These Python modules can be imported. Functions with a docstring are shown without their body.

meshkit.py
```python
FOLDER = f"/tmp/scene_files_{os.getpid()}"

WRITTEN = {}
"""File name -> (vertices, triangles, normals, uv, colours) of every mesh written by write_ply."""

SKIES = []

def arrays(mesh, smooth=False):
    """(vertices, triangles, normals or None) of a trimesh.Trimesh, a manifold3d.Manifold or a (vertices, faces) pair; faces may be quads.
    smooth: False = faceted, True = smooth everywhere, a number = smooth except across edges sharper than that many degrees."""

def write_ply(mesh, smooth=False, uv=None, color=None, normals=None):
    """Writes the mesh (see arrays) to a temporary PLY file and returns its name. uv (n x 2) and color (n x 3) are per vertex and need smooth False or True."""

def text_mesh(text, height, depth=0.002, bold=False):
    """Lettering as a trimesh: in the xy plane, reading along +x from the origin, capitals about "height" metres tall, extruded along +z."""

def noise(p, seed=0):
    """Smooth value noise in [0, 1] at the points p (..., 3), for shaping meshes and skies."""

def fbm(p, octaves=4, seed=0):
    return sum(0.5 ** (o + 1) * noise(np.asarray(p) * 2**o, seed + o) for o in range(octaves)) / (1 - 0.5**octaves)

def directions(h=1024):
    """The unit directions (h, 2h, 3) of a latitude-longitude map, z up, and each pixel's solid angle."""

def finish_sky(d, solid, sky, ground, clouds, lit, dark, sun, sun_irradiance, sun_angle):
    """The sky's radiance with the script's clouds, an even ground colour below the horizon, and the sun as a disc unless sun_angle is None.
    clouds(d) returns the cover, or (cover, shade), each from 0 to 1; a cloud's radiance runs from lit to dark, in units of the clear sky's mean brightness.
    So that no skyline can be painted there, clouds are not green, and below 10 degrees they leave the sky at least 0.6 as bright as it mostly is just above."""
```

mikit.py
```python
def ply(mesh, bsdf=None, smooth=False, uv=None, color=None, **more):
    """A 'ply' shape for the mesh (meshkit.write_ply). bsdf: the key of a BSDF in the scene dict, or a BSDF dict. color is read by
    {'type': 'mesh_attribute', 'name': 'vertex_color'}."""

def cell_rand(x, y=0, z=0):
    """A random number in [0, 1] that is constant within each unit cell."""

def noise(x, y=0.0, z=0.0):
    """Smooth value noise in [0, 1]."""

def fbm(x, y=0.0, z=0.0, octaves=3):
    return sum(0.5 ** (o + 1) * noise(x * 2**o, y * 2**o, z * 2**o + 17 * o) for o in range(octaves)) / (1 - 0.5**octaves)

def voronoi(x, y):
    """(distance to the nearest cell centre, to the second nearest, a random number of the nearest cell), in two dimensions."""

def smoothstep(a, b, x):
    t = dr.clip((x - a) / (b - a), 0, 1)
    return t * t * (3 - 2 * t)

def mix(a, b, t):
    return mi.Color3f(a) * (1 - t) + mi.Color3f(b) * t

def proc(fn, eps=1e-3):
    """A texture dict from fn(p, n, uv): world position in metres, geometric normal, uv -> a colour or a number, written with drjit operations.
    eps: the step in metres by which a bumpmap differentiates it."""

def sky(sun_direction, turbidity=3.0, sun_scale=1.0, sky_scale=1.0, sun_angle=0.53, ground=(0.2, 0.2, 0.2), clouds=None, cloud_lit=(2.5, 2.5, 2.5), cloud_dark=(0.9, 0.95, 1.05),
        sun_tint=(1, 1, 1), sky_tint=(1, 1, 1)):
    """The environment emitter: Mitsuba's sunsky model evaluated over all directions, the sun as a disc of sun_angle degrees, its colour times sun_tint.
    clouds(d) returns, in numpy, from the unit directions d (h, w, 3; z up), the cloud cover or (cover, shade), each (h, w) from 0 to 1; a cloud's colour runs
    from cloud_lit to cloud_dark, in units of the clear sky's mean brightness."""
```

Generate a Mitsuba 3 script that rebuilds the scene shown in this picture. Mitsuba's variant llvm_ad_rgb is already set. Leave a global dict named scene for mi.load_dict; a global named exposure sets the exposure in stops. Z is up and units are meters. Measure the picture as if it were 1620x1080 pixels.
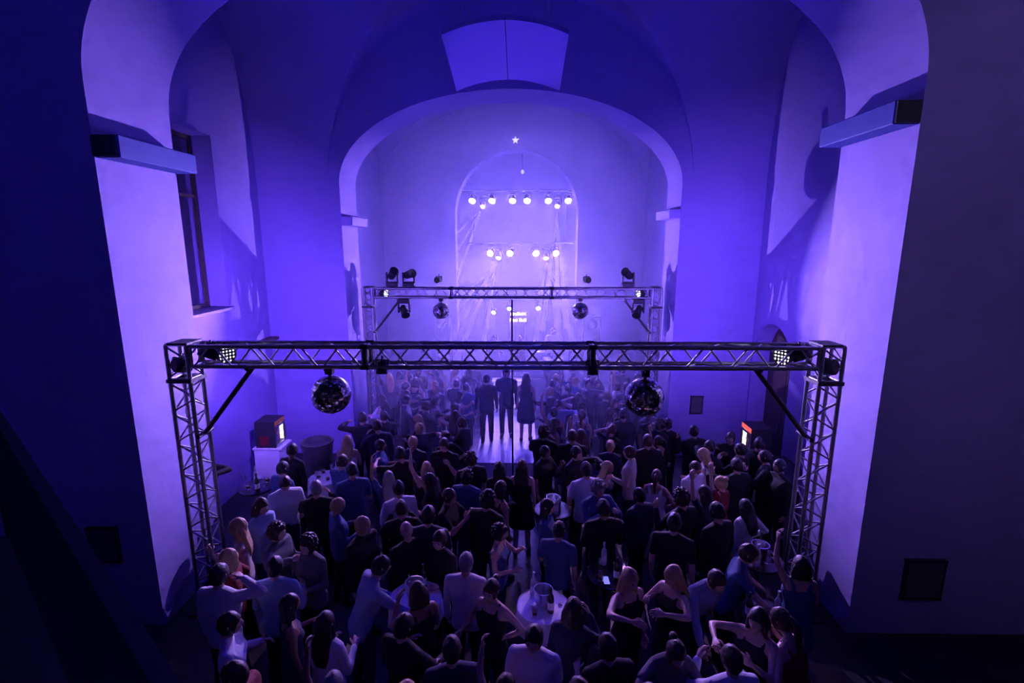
import math, random
import numpy as np, trimesh
import manifold3d as m3
import shapely.geometry as sg
from shapely import affinity
import drjit as dr
import mitsuba as mi
import mikit, meshkit
from mikit import noise, fbm, smoothstep, mix, proc

T = mi.ScalarTransform4f
rng = random.Random(7)
scene, labels = {}, {}

# ------------------------------------------------------------------ camera
CAM = np.array([0.23, 0.0, 5.30])
PITCH, YAW = math.radians(11.0), math.radians(0.86)
FWD = np.array([-math.sin(YAW) * math.cos(PITCH), math.cos(YAW) * math.cos(PITCH), -math.sin(PITCH)])
scene['camera'] = {'type': 'perspective', 'fov': 2 * math.degrees(math.atan(810 / 795)), 'fov_axis': 'x', 'near_clip': 0.05, 'far_clip': 200,
                   'to_world': T().look_at(origin=CAM.tolist(), target=(CAM + FWD).tolist(), up=[0, 0, 1])}
exposure = 3.0
GAIN = 2.0 ** -exposure                # every light is given in display units times GAIN
LAMP_UP, LAMP_LO, LAMP_SPOT = 1300.0, 850.0, 330.0
LAMPC = np.array([0.25, 0.165, 1.0])          # stage lamp radiance
BEAMC, BEAMP, BEAMW = (0.45, 0.32, 1.0), 700.0, 0.45

# ------------------------------------------------------------------ light colours
LAV = np.array([0.48, 0.31, 1.0])      # lavender wash
VIO = np.array([0.17, 0.06, 1.0])     # violet wash
BLU = np.array([0.012, 0.010, 1.0])    # saturated blue


def rgb(c):
    return {'type': 'rgb', 'value': [float(x) for x in c]}


def glow(c):
    return rgb(np.asarray(c, float) * GAIN)


def spot(key, pos, target, color, power, cutoff, beam=None, w=1.0):
    scene[key] = {'type': 'spot', 'to_world': T().look_at(origin=list(map(float, pos)), target=list(map(float, target)), up=[0.013, 0.02, 1]),
                  'intensity': rgb(np.asarray(color) * power * GAIN), 'cutoff_angle': float(cutoff), 'beam_width': float(beam if beam is not None else cutoff * 0.6),
                  'sampling_weight': float(w)}


# wash lights added on the farther truss to brighten the near arch piers; two more light the chancel arch
WASH = [(1.95, 12.66, 4.42), (-1.85, 12.66, 4.42), (-3.0, 13.24, 4.05), (3.0, 13.24, 4.05)]
spot('wash_light_left', WASH[0], (4.78, 6.85, 4.3), LAV, 840, 34, 9, 2)
spot('wash_light_right', WASH[1], (-4.78, 6.85, 4.3), LAV, 840, 34, 9, 2)
spot('wash_light_far_left', WASH[2], (3.97, 13.25, 4.6), LAV, 330, 29, 10)
spot('wash_light_far_right', WASH[3], (-3.97, 13.25, 4.6), LAV, 330, 29, 10)
# lamps on the back of the near truss that flood the wall around the farther arch
FLOOD = [(-3.0, 6.95, 3.9), (3.0, 6.95, 3.9)]
spot('flood_light_left', FLOOD[0], (-6.0, 12.1, 3.2), VIO * 0.85 + LAV * 0.15, 200, 44, 20, 1.5)
spot('flood_light_right', FLOOD[1], (4.5, 12.1, 4.2), VIO * 0.85 + LAV * 0.15, 180, 40, 16, 1.5)
spot('vault_fill_light_left', (-3.9, 7.0, 4.1), (2.5, 10.5, 9.5), BLU, 36, 60, 30, .4)  # added blue fill for the vault, no fixture behind it
spot('vault_fill_light_right', (3.9, 7.0, 4.1), (-2.5, 10.5, 9.5), BLU, 36, 60, 30, .4)  # second added vault fill, mirrored
# the gallery lights further down are unseen fill, added over the gallery
# blue fill lights added under the near truss beam to tint the crowd
spot('blue_fill_light_left', (-1.6, 6.45, 3.62), (-1.9, 4.9, 0), BLU, 5, 70, 35, .5)
spot('blue_fill_light_right', (1.2, 6.45, 3.62), (1.9, 4.9, 0), BLU, 5, 70, 35, .5)
spot('gallery_fill_light_middle', (0.2, -1.5, 9.5), (0, 5.2, 0), BLU, 26, 34, 15, .4)  # added blue fill that tints the crowd, no lamp body
spot('veil_fill_light', (0.1, 12.66, 3.88), (0.1, 10.6, 0), BLU + [.01, .005, 0], 20, 68, 40, .6)  # added blue light for the crowd haze, without a lamp
# moving heads on the farther truss that rake the crowd from behind, and the lamps inside the ends of the near beam
PINK = np.array([0.72, 0.36, 1.0])
spot('rake_light_left', (-2.50, 12.60, 4.62), (-1.2, 5.6, 1.3), PINK, 110, 25, 8, .8)
spot('rake_light_right', (2.86, 12.60, 4.62), (1.4, 5.6, 1.3), PINK, 110, 25, 8, .8)
spot('beam_end_light_left', (-3.66, 6.53, 3.84), (-1.2, 6.62, 3.84), (.8, .75, 1.0), 2.5, 30, 18, .25)
spot('beam_end_light_right', (3.66, 6.53, 3.84), (1.2, 6.62, 3.84), (.8, .75, 1.0), 3.5, 30, 18, .25)
spot('gallery_fill_light_left', (-3.5, -1.5, 9.5), (-6.9, 6.1, 5.6), BLU + [.05, .025, 0], 44, 30, 18, .4)  # added blue fill for the dark pier wall
spot('gallery_fill_light_right', (3.5, -1.5, 9.5), (6.9, 6.1, 5.6), (.42, .32, 1.0), 58, 30, 16, .4)  # added pale violet fill for the other pier wall
spot('canopy_light', (-2.45, 12.62, 4.65), (0, 9.3, 8.4), VIO, 50, 14, 9, .5)

# ------------------------------------------------------------------ haze in the chancel
scene['beam_medium'] = {'type': 'homogeneous', 'sigma_t': 0.8, 'albedo': rgb((0.95, 0.95, 0.97)), 'phase': {'type': 'hg', 'g': 0.35}}
scene['haze_medium'] = {'type': 'homogeneous', 'sigma_t': 0.09, 'albedo': rgb((0.9, 0.9, 0.95)), 'phase': {'type': 'hg', 'g': 0.5}}

# ------------------------------------------------------------------ helpers
def bs(key, d):
    scene[key] = d
    return key


def obj(key, mesh, mat, smooth=False, label=None, category=None, group=None, kind=None, **kw):
    scene[key] = mikit.ply(mesh, mat, smooth, **kw)
    tag(key, label, category, group, kind)
    return key


def tag(key, label=None, category=None, group=None, kind=None):
    d = {k: v for k, v in dict(label=label, category=category, group=group, kind=kind).items() if v}
    if d:
        labels[key] = {**labels.get(key, {}), **d}


COUNT = {}


def num(name):
    n = COUNT.get(name, 0)
    COUNT[name] = n + 1
    return name if n == 0 else f'{name}_{n:03d}'


def cat(ms):
    return trimesh.util.concatenate([m for m in ms if m is not None])


def man(m):
    x = m.to_mesh()
    return trimesh.Trimesh(np.asarray(x.vert_properties)[:, :3], np.asarray(x.tri_verts), process=False)


def box(x0, x1, y0, y1, z0, z1, bevel=0.0):
    e = np.array([x1 - x0, y1 - y0, z1 - z0])
    c = np.array([x0 + x1, y0 + y1, z0 + z1]) / 2
    if bevel <= 0:
        m = trimesh.creation.box(e)
    else:
        b = min(bevel, e.min() * 0.45)
        p = []
        for s in np.ndindex(2, 2, 2):
            sg_ = np.array(s) * 2 - 1
            for k in range(3):
                q = sg_ * (e / 2 - b)
                q[k] = sg_[k] * e[k] / 2
                p.append(q)
        m = trimesh.convex.convex_hull(np.array(p))
    m.apply_translation(c)
    return m


def frame(d):
    d = np.asarray(d, float) / np.linalg.norm(d)
    a = np.cross(d, [0, 0, 1.0] if abs(d[2]) < 0.9 else [1.0, 0, 0])
    a /= np.linalg.norm(a)
    return a, np.cross(d, a), d


def tube(p0, p1, r, sides=8, r1=None, cap=True):
    p0, p1 = np.asarray(p0, float), np.asarray(p1, float)
    a, b, d = frame(p1 - p0)
    t = np.arange(sides) * 2 * np.pi / sides
    ring = np.cos(t)[:, None] * a + np.sin(t)[:, None] * b
    v = np.vstack([p0 + ring * r, p1 + ring * (r if r1 is None else r1)])
    i = np.arange(sides)
    j = (i + 1) % sides
    f = np.vstack([np.stack([i, j, j + sides], 1), np.stack([i, j + sides, i + sides], 1)])
    if cap:
        v = np.vstack([v, p0, p1])
        f = np.vstack([f, np.stack([j, i, i * 0 + 2 * sides], 1), np.stack([i + sides, j + sides, i * 0 + 2 * sides + 1], 1)])
    m = trimesh.Trimesh(v, f, process=False)
    return m


def lathe(profile, n=20, center=(0, 0, 0)):
    """profile: list of (r, z) from bottom to top"""
    p = np.array(profile, float)
    t = np.arange(n) * 2 * np.pi / n
    v = np.stack([p[:, None, 0] * np.cos(t), p[:, None, 0] * np.sin(t), np.repeat(p[:, 1:2], n, 1)], -1).reshape(-1, 3) + np.asarray(center)
    f = []
    for k in range(len(p) - 1):
        for i in range(n):
            a, b, c, d = k * n + i, k * n + (i + 1) % n, (k + 1) * n + (i + 1) % n, (k + 1) * n + i
            f += [[a, b, c], [a, c, d]]
    m = trimesh.Trimesh(v, np.array(f), process=False)
    m.merge_vertices()
    m.update_faces(m.nondegenerate_faces())
    return m


def extrude_y(poly, y0, y1):
    """a shapely polygon in (x, z), extruded along y"""
    m = trimesh.creation.extrude_polygon(poly, y1 - y0, engine='earcut')
    v = np.array(m.vertices)
    m.vertices = np.stack([v[:, 0], y0 + v[:, 2], v[:, 1]], 1)
    m.invert()
    return m


def extrude_x(poly, x0, x1):
    """a shapely polygon in (y, z), extruded along x"""
    m = trimesh.creation.extrude_polygon(poly, x1 - x0, engine='earcut')
    v = np.array(m.vertices)
    m.vertices = np.stack([x0 + v[:, 2], v[:, 0], v[:, 1]], 1)
    return m


# ------------------------------------------------------------------ materials
def plaster_fn(base, s):
    def fn(p, n, uv):
        a = fbm(p.x * 0.9 + 3, p.y * 0.9, p.z * 0.55, 4)
        b = fbm(p.x * 3.1, p.y * 3.1 + 9, p.z * 6.5, 3)
        k = 1 - s * smoothstep(0.35, 0.75, a) - s * 0.6 * smoothstep(0.5, 0.8, b)
        return mi.Color3f(base[0], base[1], base[2]) * k
    return fn


def bump(base, fn, scale):
    return {'type': 'twosided', 'bsdf': {'type': 'bumpmap', 'arbitrary': proc(fn, 0.01), 'scale': scale, 'bsdf': base}}


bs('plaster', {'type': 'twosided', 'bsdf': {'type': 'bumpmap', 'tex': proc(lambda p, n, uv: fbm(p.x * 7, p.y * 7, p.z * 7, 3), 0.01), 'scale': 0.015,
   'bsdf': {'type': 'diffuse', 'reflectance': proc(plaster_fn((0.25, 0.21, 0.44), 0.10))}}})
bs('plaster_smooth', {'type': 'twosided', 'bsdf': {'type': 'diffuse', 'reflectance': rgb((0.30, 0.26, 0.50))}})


def pr(c, rough=0.5, metal=0.0, spec=0.5, **kw):
    return {'type': 'twosided', 'bsdf': {'type': 'principled', 'base_color': rgb(c), 'roughness': rough, 'metallic': metal, 'specular': spec, **kw}}


bs('floor_dark', {'type': 'twosided', 'bsdf': {'type': 'principled', 'base_color': proc(lambda p, n, uv: mi.Color3f(0.03, 0.03, 0.033) * (0.7 + 0.6 * fbm(p.x * 2, p.y * 2, 0, 3))), 'roughness': 0.5, 'specular': 0.3}})
bs('black_matte', pr((0.02, 0.02, 0.022), 0.6))
bs('black_gloss', pr((0.015, 0.015, 0.017), 0.25))
bs('aluminium', pr((0.36, 0.36, 0.38), 0.30, 0.9))
bs('white_paint', pr((0.7, 0.7, 0.7), 0.5))
bs('booth_blue', pr((0.12, 0.10, 0.25), 0.5))
bs('catwalk_top', pr((0.42, 0.38, 0.45), 0.45))
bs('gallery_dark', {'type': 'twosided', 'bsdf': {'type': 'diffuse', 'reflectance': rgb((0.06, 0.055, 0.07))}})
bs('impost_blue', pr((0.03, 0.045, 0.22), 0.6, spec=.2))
bs('dark_panel', pr((0.06, 0.06, 0.065), 0.6))

# ------------------------------------------------------------------ the building
W, ZS, RISE = 4.78, 7.15, 2.65          # half width of the nave arches, springing, rise
A0, A1, B0, B1, C1 = 6.15, 7.58, 12.10, 13.27, 18.86
WC, ZSC, RISEC = 3.97, 6.65, 2.05       # the chancel arch
BAYX, CHX, TOP = 5.9, 4.8, 11.2


def arch_poly(w, zs, rise, z0=-0.5, n=64):
    t = np.linspace(0, np.pi, n)
    p = [(-w, z0)] + [(-w, zs)] + [(-w * math.cos(a), zs + rise * math.sin(a)) for a in t[1:-1]] + [(w, zs), (w, z0)]
    return sg.Polygon(p)


def rect(x0, x1, z0, z1):
    return sg.box(x0, z0, x1, z1)


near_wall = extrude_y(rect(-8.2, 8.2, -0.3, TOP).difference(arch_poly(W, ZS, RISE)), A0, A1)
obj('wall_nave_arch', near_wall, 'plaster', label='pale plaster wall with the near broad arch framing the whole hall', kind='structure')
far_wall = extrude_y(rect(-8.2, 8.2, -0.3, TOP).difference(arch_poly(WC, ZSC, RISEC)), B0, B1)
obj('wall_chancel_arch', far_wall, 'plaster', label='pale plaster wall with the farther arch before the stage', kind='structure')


def vault(x0, x1, y0, y1, wy, zs, rise, zsx, risex, nx=120, ny=72, one_sided=False):
    """groin vault as a height field: the larger of two elliptical barrels"""
    v = np.sin(np.linspace(-1, 1, ny) * np.pi / 2)
    xs = np.unique(np.concatenate([np.linspace(x0, x1, nx), -W * np.cos(np.linspace(0, np.pi, nx)), -wy * np.cos(np.linspace(0, np.pi, nx))]))
    ys = np.unique(y0 + (y1 - y0) * (v + 1) / 2)
    X, Y = np.meshgrid(xs, ys, indexing='ij')
    zy = np.where(np.abs(X) < wy, zs + rise * np.sqrt(np.maximum(0, 1 - (X / wy) ** 2)), min(zs, zsx))
    c, h = (y0 + y1) / 2, (y1 - y0) / 2
    if one_sided:
        zy = np.where(Y > c, zy, np.where(np.abs(X) < W, ZS + RISE * np.sqrt(np.maximum(0, 1 - (X / W) ** 2)), min(zs, zsx)))
    zx = zsx + risex * np.sqrt(np.maximum(0, 1 - ((Y - c) / h) ** 2))
    Z = np.maximum(zy, zx)
    vv = np.stack([X, Y, Z], -1).reshape(-1, 3)
    n = len(ys)
    f = []
    i, j = np.meshgrid(np.arange(len(xs) - 1), np.arange(n - 1), indexing='ij')
    a = (i * n + j).ravel()
    f = np.vstack([np.stack([a, a + 1, a + n + 1], 1), np.stack([a, a + n + 1, a + n], 1)])
    return trimesh.Trimesh(vv, f, process=False)


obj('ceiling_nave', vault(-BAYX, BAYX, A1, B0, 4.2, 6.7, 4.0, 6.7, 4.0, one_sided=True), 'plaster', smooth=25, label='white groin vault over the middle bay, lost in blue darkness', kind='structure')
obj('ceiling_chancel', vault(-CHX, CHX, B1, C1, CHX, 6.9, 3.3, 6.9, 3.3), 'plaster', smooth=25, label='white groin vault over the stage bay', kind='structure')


def side_wall(x, y0, y1, holes, thick, sgn):
    p = sg.box(y0, -0.3, y1, TOP)
    for h in holes:
        p = p.difference(h)
    return extrude_x(p, x if sgn > 0 else x - thick, x + thick if sgn > 0 else x)


def arch_yz(y0, y1, z0, z1):
    r = (y1 - y0) / 2
    t = np.linspace(0, np.pi, 24)
    return sg.Polygon([(y0, z0)] + [((y0 + y1) / 2 - r * math.cos(a), z1 - r + r * math.sin(a)) for a in t] + [(y1, z0)])


WINL = sg.box(8.3, 4.0, 10.45, 7.4)
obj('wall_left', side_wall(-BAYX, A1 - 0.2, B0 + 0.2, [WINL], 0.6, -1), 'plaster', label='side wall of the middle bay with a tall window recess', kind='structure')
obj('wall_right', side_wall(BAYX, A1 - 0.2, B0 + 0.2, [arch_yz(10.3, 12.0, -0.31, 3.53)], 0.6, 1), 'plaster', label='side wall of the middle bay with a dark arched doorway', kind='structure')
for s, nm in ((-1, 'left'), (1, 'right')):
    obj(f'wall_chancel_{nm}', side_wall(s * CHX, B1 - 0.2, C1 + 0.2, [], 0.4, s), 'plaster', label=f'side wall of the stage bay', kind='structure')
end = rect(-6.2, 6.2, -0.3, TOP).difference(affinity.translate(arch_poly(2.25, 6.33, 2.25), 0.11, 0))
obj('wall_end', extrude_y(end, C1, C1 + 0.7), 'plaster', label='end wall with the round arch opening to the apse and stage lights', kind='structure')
# apse: half cylinder and half dome
def apse(n=40, m=14):
    t = np.linspace(0, np.pi, n)
    R, c = 2.9, np.array([0.11, C1 + 0.7])
    rows = [(R, -0.3), (R, 6.25)] + [(R * math.cos(a), 6.25 + R * math.sin(a)) for a in np.linspace(0, np.pi / 2, m)[1:]]
    v = np.array([[c[0] + r * math.cos(a), c[1] + r * math.sin(a) * 1.2, z] for r, z in rows for a in t])
    f = []
    for k in range(len(rows) - 1):
        for i in range(n - 1):
            a = k * n + i
            f += [[a, a + n, a + n + 1], [a, a + n + 1, a + 1]]
    return trimesh.Trimesh(v, np.array(f), process=False)


obj('wall_apse', apse(), 'plaster', smooth=30, label='curved apse wall behind the stage lights', kind='structure')
obj('floor', box(-8.2, 8.2, -3, 24, -0.2, 0.0), 'floor_dark', label='dark hall floor under the crowd', kind='structure')
# gallery bay around the photographer
for s, nm in ((-1, 'left'), (1, 'right')):
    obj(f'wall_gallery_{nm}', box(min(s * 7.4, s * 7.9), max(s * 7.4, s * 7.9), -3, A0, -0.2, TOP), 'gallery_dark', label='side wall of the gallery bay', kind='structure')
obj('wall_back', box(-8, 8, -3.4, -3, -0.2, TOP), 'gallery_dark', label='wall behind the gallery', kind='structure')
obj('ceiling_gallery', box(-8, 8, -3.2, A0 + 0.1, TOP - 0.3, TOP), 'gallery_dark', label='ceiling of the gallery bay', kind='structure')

# haze
hz = box(-4.7, 4.7, B1 + .05, 20.9, .02, 9.9)
scene['veil_medium'] = {'type': 'homogeneous', 'sigma_t': 0.045, 'albedo': rgb((0.6, 0.6, 0.95)), 'phase': {'type': 'hg', 'g': 0.3}}
scene['haze_001'] = mikit.ply(box(-3.3, 3.3, 9.3, B1 + .02, .02, 2.6), {'type': 'null'}, interior={'type': 'ref', 'id': 'veil_medium'})
tag('haze_001', 'faint blue haze lying over the crowd beside the catwalk', 'haze', kind='stuff')
scene['haze'] = mikit.ply(hz, {'type': 'null'}, interior={'type': 'ref', 'id': 'haze_medium'})
tag('haze', 'thin violet stage haze filling the chancel and apse', 'haze', kind='stuff')

FS = 0.857


def F(*q):
    return tuple(float(c + (v - c) * FS) for v, c in zip(q, CAM))


# ------------------------------------------------------------------ window, door, ledges, imposts
bs('night_glass', {'type': 'thindielectric', 'int_ior': 1.5})
bs('dark_wood', pr((0.05, 0.035, 0.03), 0.5))
win = 'window_1'
tag(win, 'tall dark window in a deep plaster recess above the crowd', kind='structure')
wx = -BAYX - 0.42
fr = cat([box(wx - .03, wx + .03, 8.3, 8.38, 4.0, 7.4), box(wx - .03, wx + .03, 10.37, 10.45, 4.0, 7.4), box(wx - .03, wx + .03, 8.38, 10.37, 4.0, 4.08), box(wx - .03, wx + .03, 8.38, 10.37, 7.32, 7.4),
          box(wx - .025, wx + .025, 9.345, 9.405, 4.08, 7.32), box(wx - .025, wx + .025, 8.38, 10.37, 6.2, 6.26)])
obj(win + '__frame', fr, 'dark_wood')
for (a, b) in ((8.38, 9.345), (9.405, 10.37)):
    for (c, d) in ((4.08, 6.2), (6.26, 7.32)):
        q = trimesh.Trimesh([[wx, a, c], [wx, b, c], [wx, b, d], [wx, a, d]], [[0, 1, 2], [0, 2, 3]], process=False)
        obj(num(win + '__pane'), q, 'night_glass')
obj('window_1__sill', box(-BAYX - 0.4, -BAYX + 0.12, 8.2, 10.5, 3.94, 4.0, .01), 'plaster_smooth')
obj('trim_1', box(-BAYX - 0.02, -BAYX + 0.22, 11.2, 12.08, 3.0, 3.07, .01), 'dark_wood', label='narrow dark ledge on the plaster wall near the corner', kind='structure')
dl = arch_yz(10.26, 12.04, 0.0, 3.57)
tag('door_1', 'dark timber double door set deep in the round-headed doorway', kind='structure')
for k, (a, b) in enumerate(((10.2, 11.14), (11.16, 12.2))):
    obj(num('door_1__leaf'), extrude_x(dl.intersection(sg.box(a, -1, b, 5)), BAYX + .4, BAYX + .46), 'dark_wood')
    yh = 11.14 - .1 if k == 0 else 11.16 + .1
    obj(num('door_1__handle'), tube((BAYX + .36, yh, 1.0), (BAYX + .36, yh, 1.2), .015), 'aluminium')

for nm, s, y0, y1, z0, z1, lab in (('a', -1, A0 + .01, A1 + .03, 6.30, 6.56, 'dark blue impost beam with its unlit end blackened on the near pier, window side'),
                                   ('b', 1, A0 + .01, A1 + .03, 6.64, 6.90, 'dark blue impost beam with its unlit end blackened on the near pier, doorway side'),
                                   ('c', -1, B0 + .01, B1 + .03, 5.72, 5.93, 'small pale impost block on the farther arch, window side'),
                                   ('d', 1, B0 + .01, B1 + .03, 5.88, 6.09, 'small pale impost block on the farther arch, doorway side')):
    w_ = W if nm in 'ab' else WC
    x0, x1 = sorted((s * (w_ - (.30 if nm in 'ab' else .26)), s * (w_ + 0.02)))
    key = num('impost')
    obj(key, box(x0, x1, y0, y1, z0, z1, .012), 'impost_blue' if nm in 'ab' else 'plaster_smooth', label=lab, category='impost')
    if nm in 'ab':
        obj(key + '__shade_sheet', box(x0 + .01, x1 - .03, y0 - .03, y0 + .005, z0 + .01, z1 - .01, .008), 'black_matte', label='black shade sheet on the unlit end')  # black sheet puts the shade of the unlit end into colour

for x, y, z, w, h, lab in ((5.68, A0, .86, .50, .56, 'dark square panel on the dim pier beside the camera bay, doorway side'), (-5.43, A0, 1.27, .38, .50, 'dark square panel on the dark blue pier behind the balustrade'), (4.65, B0, 1.36, .28, .43, 'small grey wall panel low beside the farther arch')):
    key = num('wall_panel')
    obj(key, box(x - w / 2, x + w / 2, y - .05, y - .002, z - h / 2, z + h / 2, .012), 'dark_panel', label=lab, category='wall panel')
    obj(key + '__frame', cat([box(x - w / 2 - .02, x + w / 2 + .02, y - .06, y - .001, zz - .012, zz + .012) for zz in (z - h / 2, z + h / 2)] + [box(xx - .012, xx + .012, y - .06, y - .001, z - h / 2, z + h / 2) for xx in (x - w / 2, x + w / 2)]), 'black_matte')

# star ornament above the end arch
def star(c, r, n=5):
    t = np.arange(2 * n) * np.pi / n + np.pi / 2
    p = sg.Polygon([(c[0] + (r if k % 2 == 0 else r * .38) * math.cos(a), c[2] + (r if k % 2 == 0 else r * .38) * math.sin(a)) for k, a in enumerate(t)])
    return extrude_y(p, c[1] - .05, c[1] - .002)


bs('star_white', {'type': 'twosided', 'bsdf': {'type': 'diffuse', 'reflectance': rgb((.8, .8, .8))}})
scene['star_ornament'] = mikit.ply(star((0.07, C1, 8.90), .14), 'star_white', emitter={'type': 'area', 'radiance': glow((1.2, 1.1, 1.6)), 'sampling_weight': 0.05})
tag('star_ornament', 'small glowing white star fixed above the crown of the apse arch', 'star lamp')
scene['pendant_lamp'] = mikit.ply(lathe([(0, 8.28), (.05, 8.30), (.07, 8.36), (.05, 8.42), (0, 8.44)], 10, (0.33, 20.2, -.35)), 'star_white', emitter={'type': 'area', 'radiance': glow((.7, .6, 1.4)), 'sampling_weight': 0.05})
obj('pendant_lamp__cord', tube((.33, 20.2, 8.09), (.33, 20.2, 9.0), .008, 6), 'black_matte')
tag('pendant_lamp', 'tiny pale lamp hanging on a cord inside the blue apse dome', 'pendant lamp')

# suspended acoustic canopy under the vault
def canopy(u0, u1, n=14):
    xs = np.linspace(u0, u1, n)
    v, f = [], []
    for (y, z, w) in ((8.31, 8.47, .96), (10.29, 8.23, .98)):
        for dz in (0, .07):
            for u in xs:
                v.append((u * w, y, z + .20 * (1 - u * u) - .08 + dz))
    v = np.array(v).reshape(2, 2, n, 3)
    q = lambda a, b, i: (a * 2 + b) * n + i
    for i in range(n - 1):
        f += [[q(0, 0, i), q(0, 0, i + 1), q(1, 0, i + 1)], [q(0, 0, i), q(1, 0, i + 1), q(1, 0, i)]]
        f += [[q(0, 1, i), q(1, 1, i + 1), q(0, 1, i + 1)], [q(0, 1, i), q(1, 1, i), q(1, 1, i + 1)]]
        for a in (0, 1):
            e = [[q(a, 0, i), q(a, 1, i + 1), q(a, 0, i + 1)], [q(a, 0, i), q(a, 1, i), q(a, 1, i + 1)]]
            f += e if a == 0 else [x[::-1] for x in e]
    for i in (0, n - 1):
        e = [[q(0, 0, i), q(1, 0, i), q(1, 1, i)], [q(0, 0, i), q(1, 1, i), q(0, 1, i)]]
        f += e if i == 0 else [x[::-1] for x in e]
    return trimesh.Trimesh(v.reshape(-1, 3), np.array(f), process=False)


tag('acoustic_canopy', 'curved white panel canopy hanging level beneath the crown of the vault', 'acoustic canopy')
obj('acoustic_canopy__panel', canopy(-1, -.006), 'plaster_smooth', smooth=30)
obj('acoustic_canopy__panel_001', canopy(.006, 1), 'plaster_smooth', smooth=30)
for x in (-.7, .7):
    for y in (8.6, 10.0):
        obj(num('acoustic_canopy__wire'), tube((x, y, 8.5), (x, y, 10.4), .006, 5), 'aluminium')

# gallery floor and balustrade beside the camera
tag('gallery_balustrade', 'dark smoked panel balustrade with a thin black handrail running down across the corner', 'balustrade')
P0, P1 = np.array([0.9, -0.29]), np.array([-2.7, 2.58])
dv = (P1 - P0) / np.linalg.norm(P1 - P0)
nv = np.array([-dv[1], dv[0]])
bs('smoked_panel', pr((0.02, 0.028, 0.03), 0.22))
def slab(a, b, t, z0, z1):
    p = sg.LineString([a, b]).buffer(t / 2, cap_style=2)
    m = trimesh.creation.extrude_polygon(p, z1 - z0, engine='earcut')
    m.apply_translation([0, 0, z0])
    return m


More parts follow.
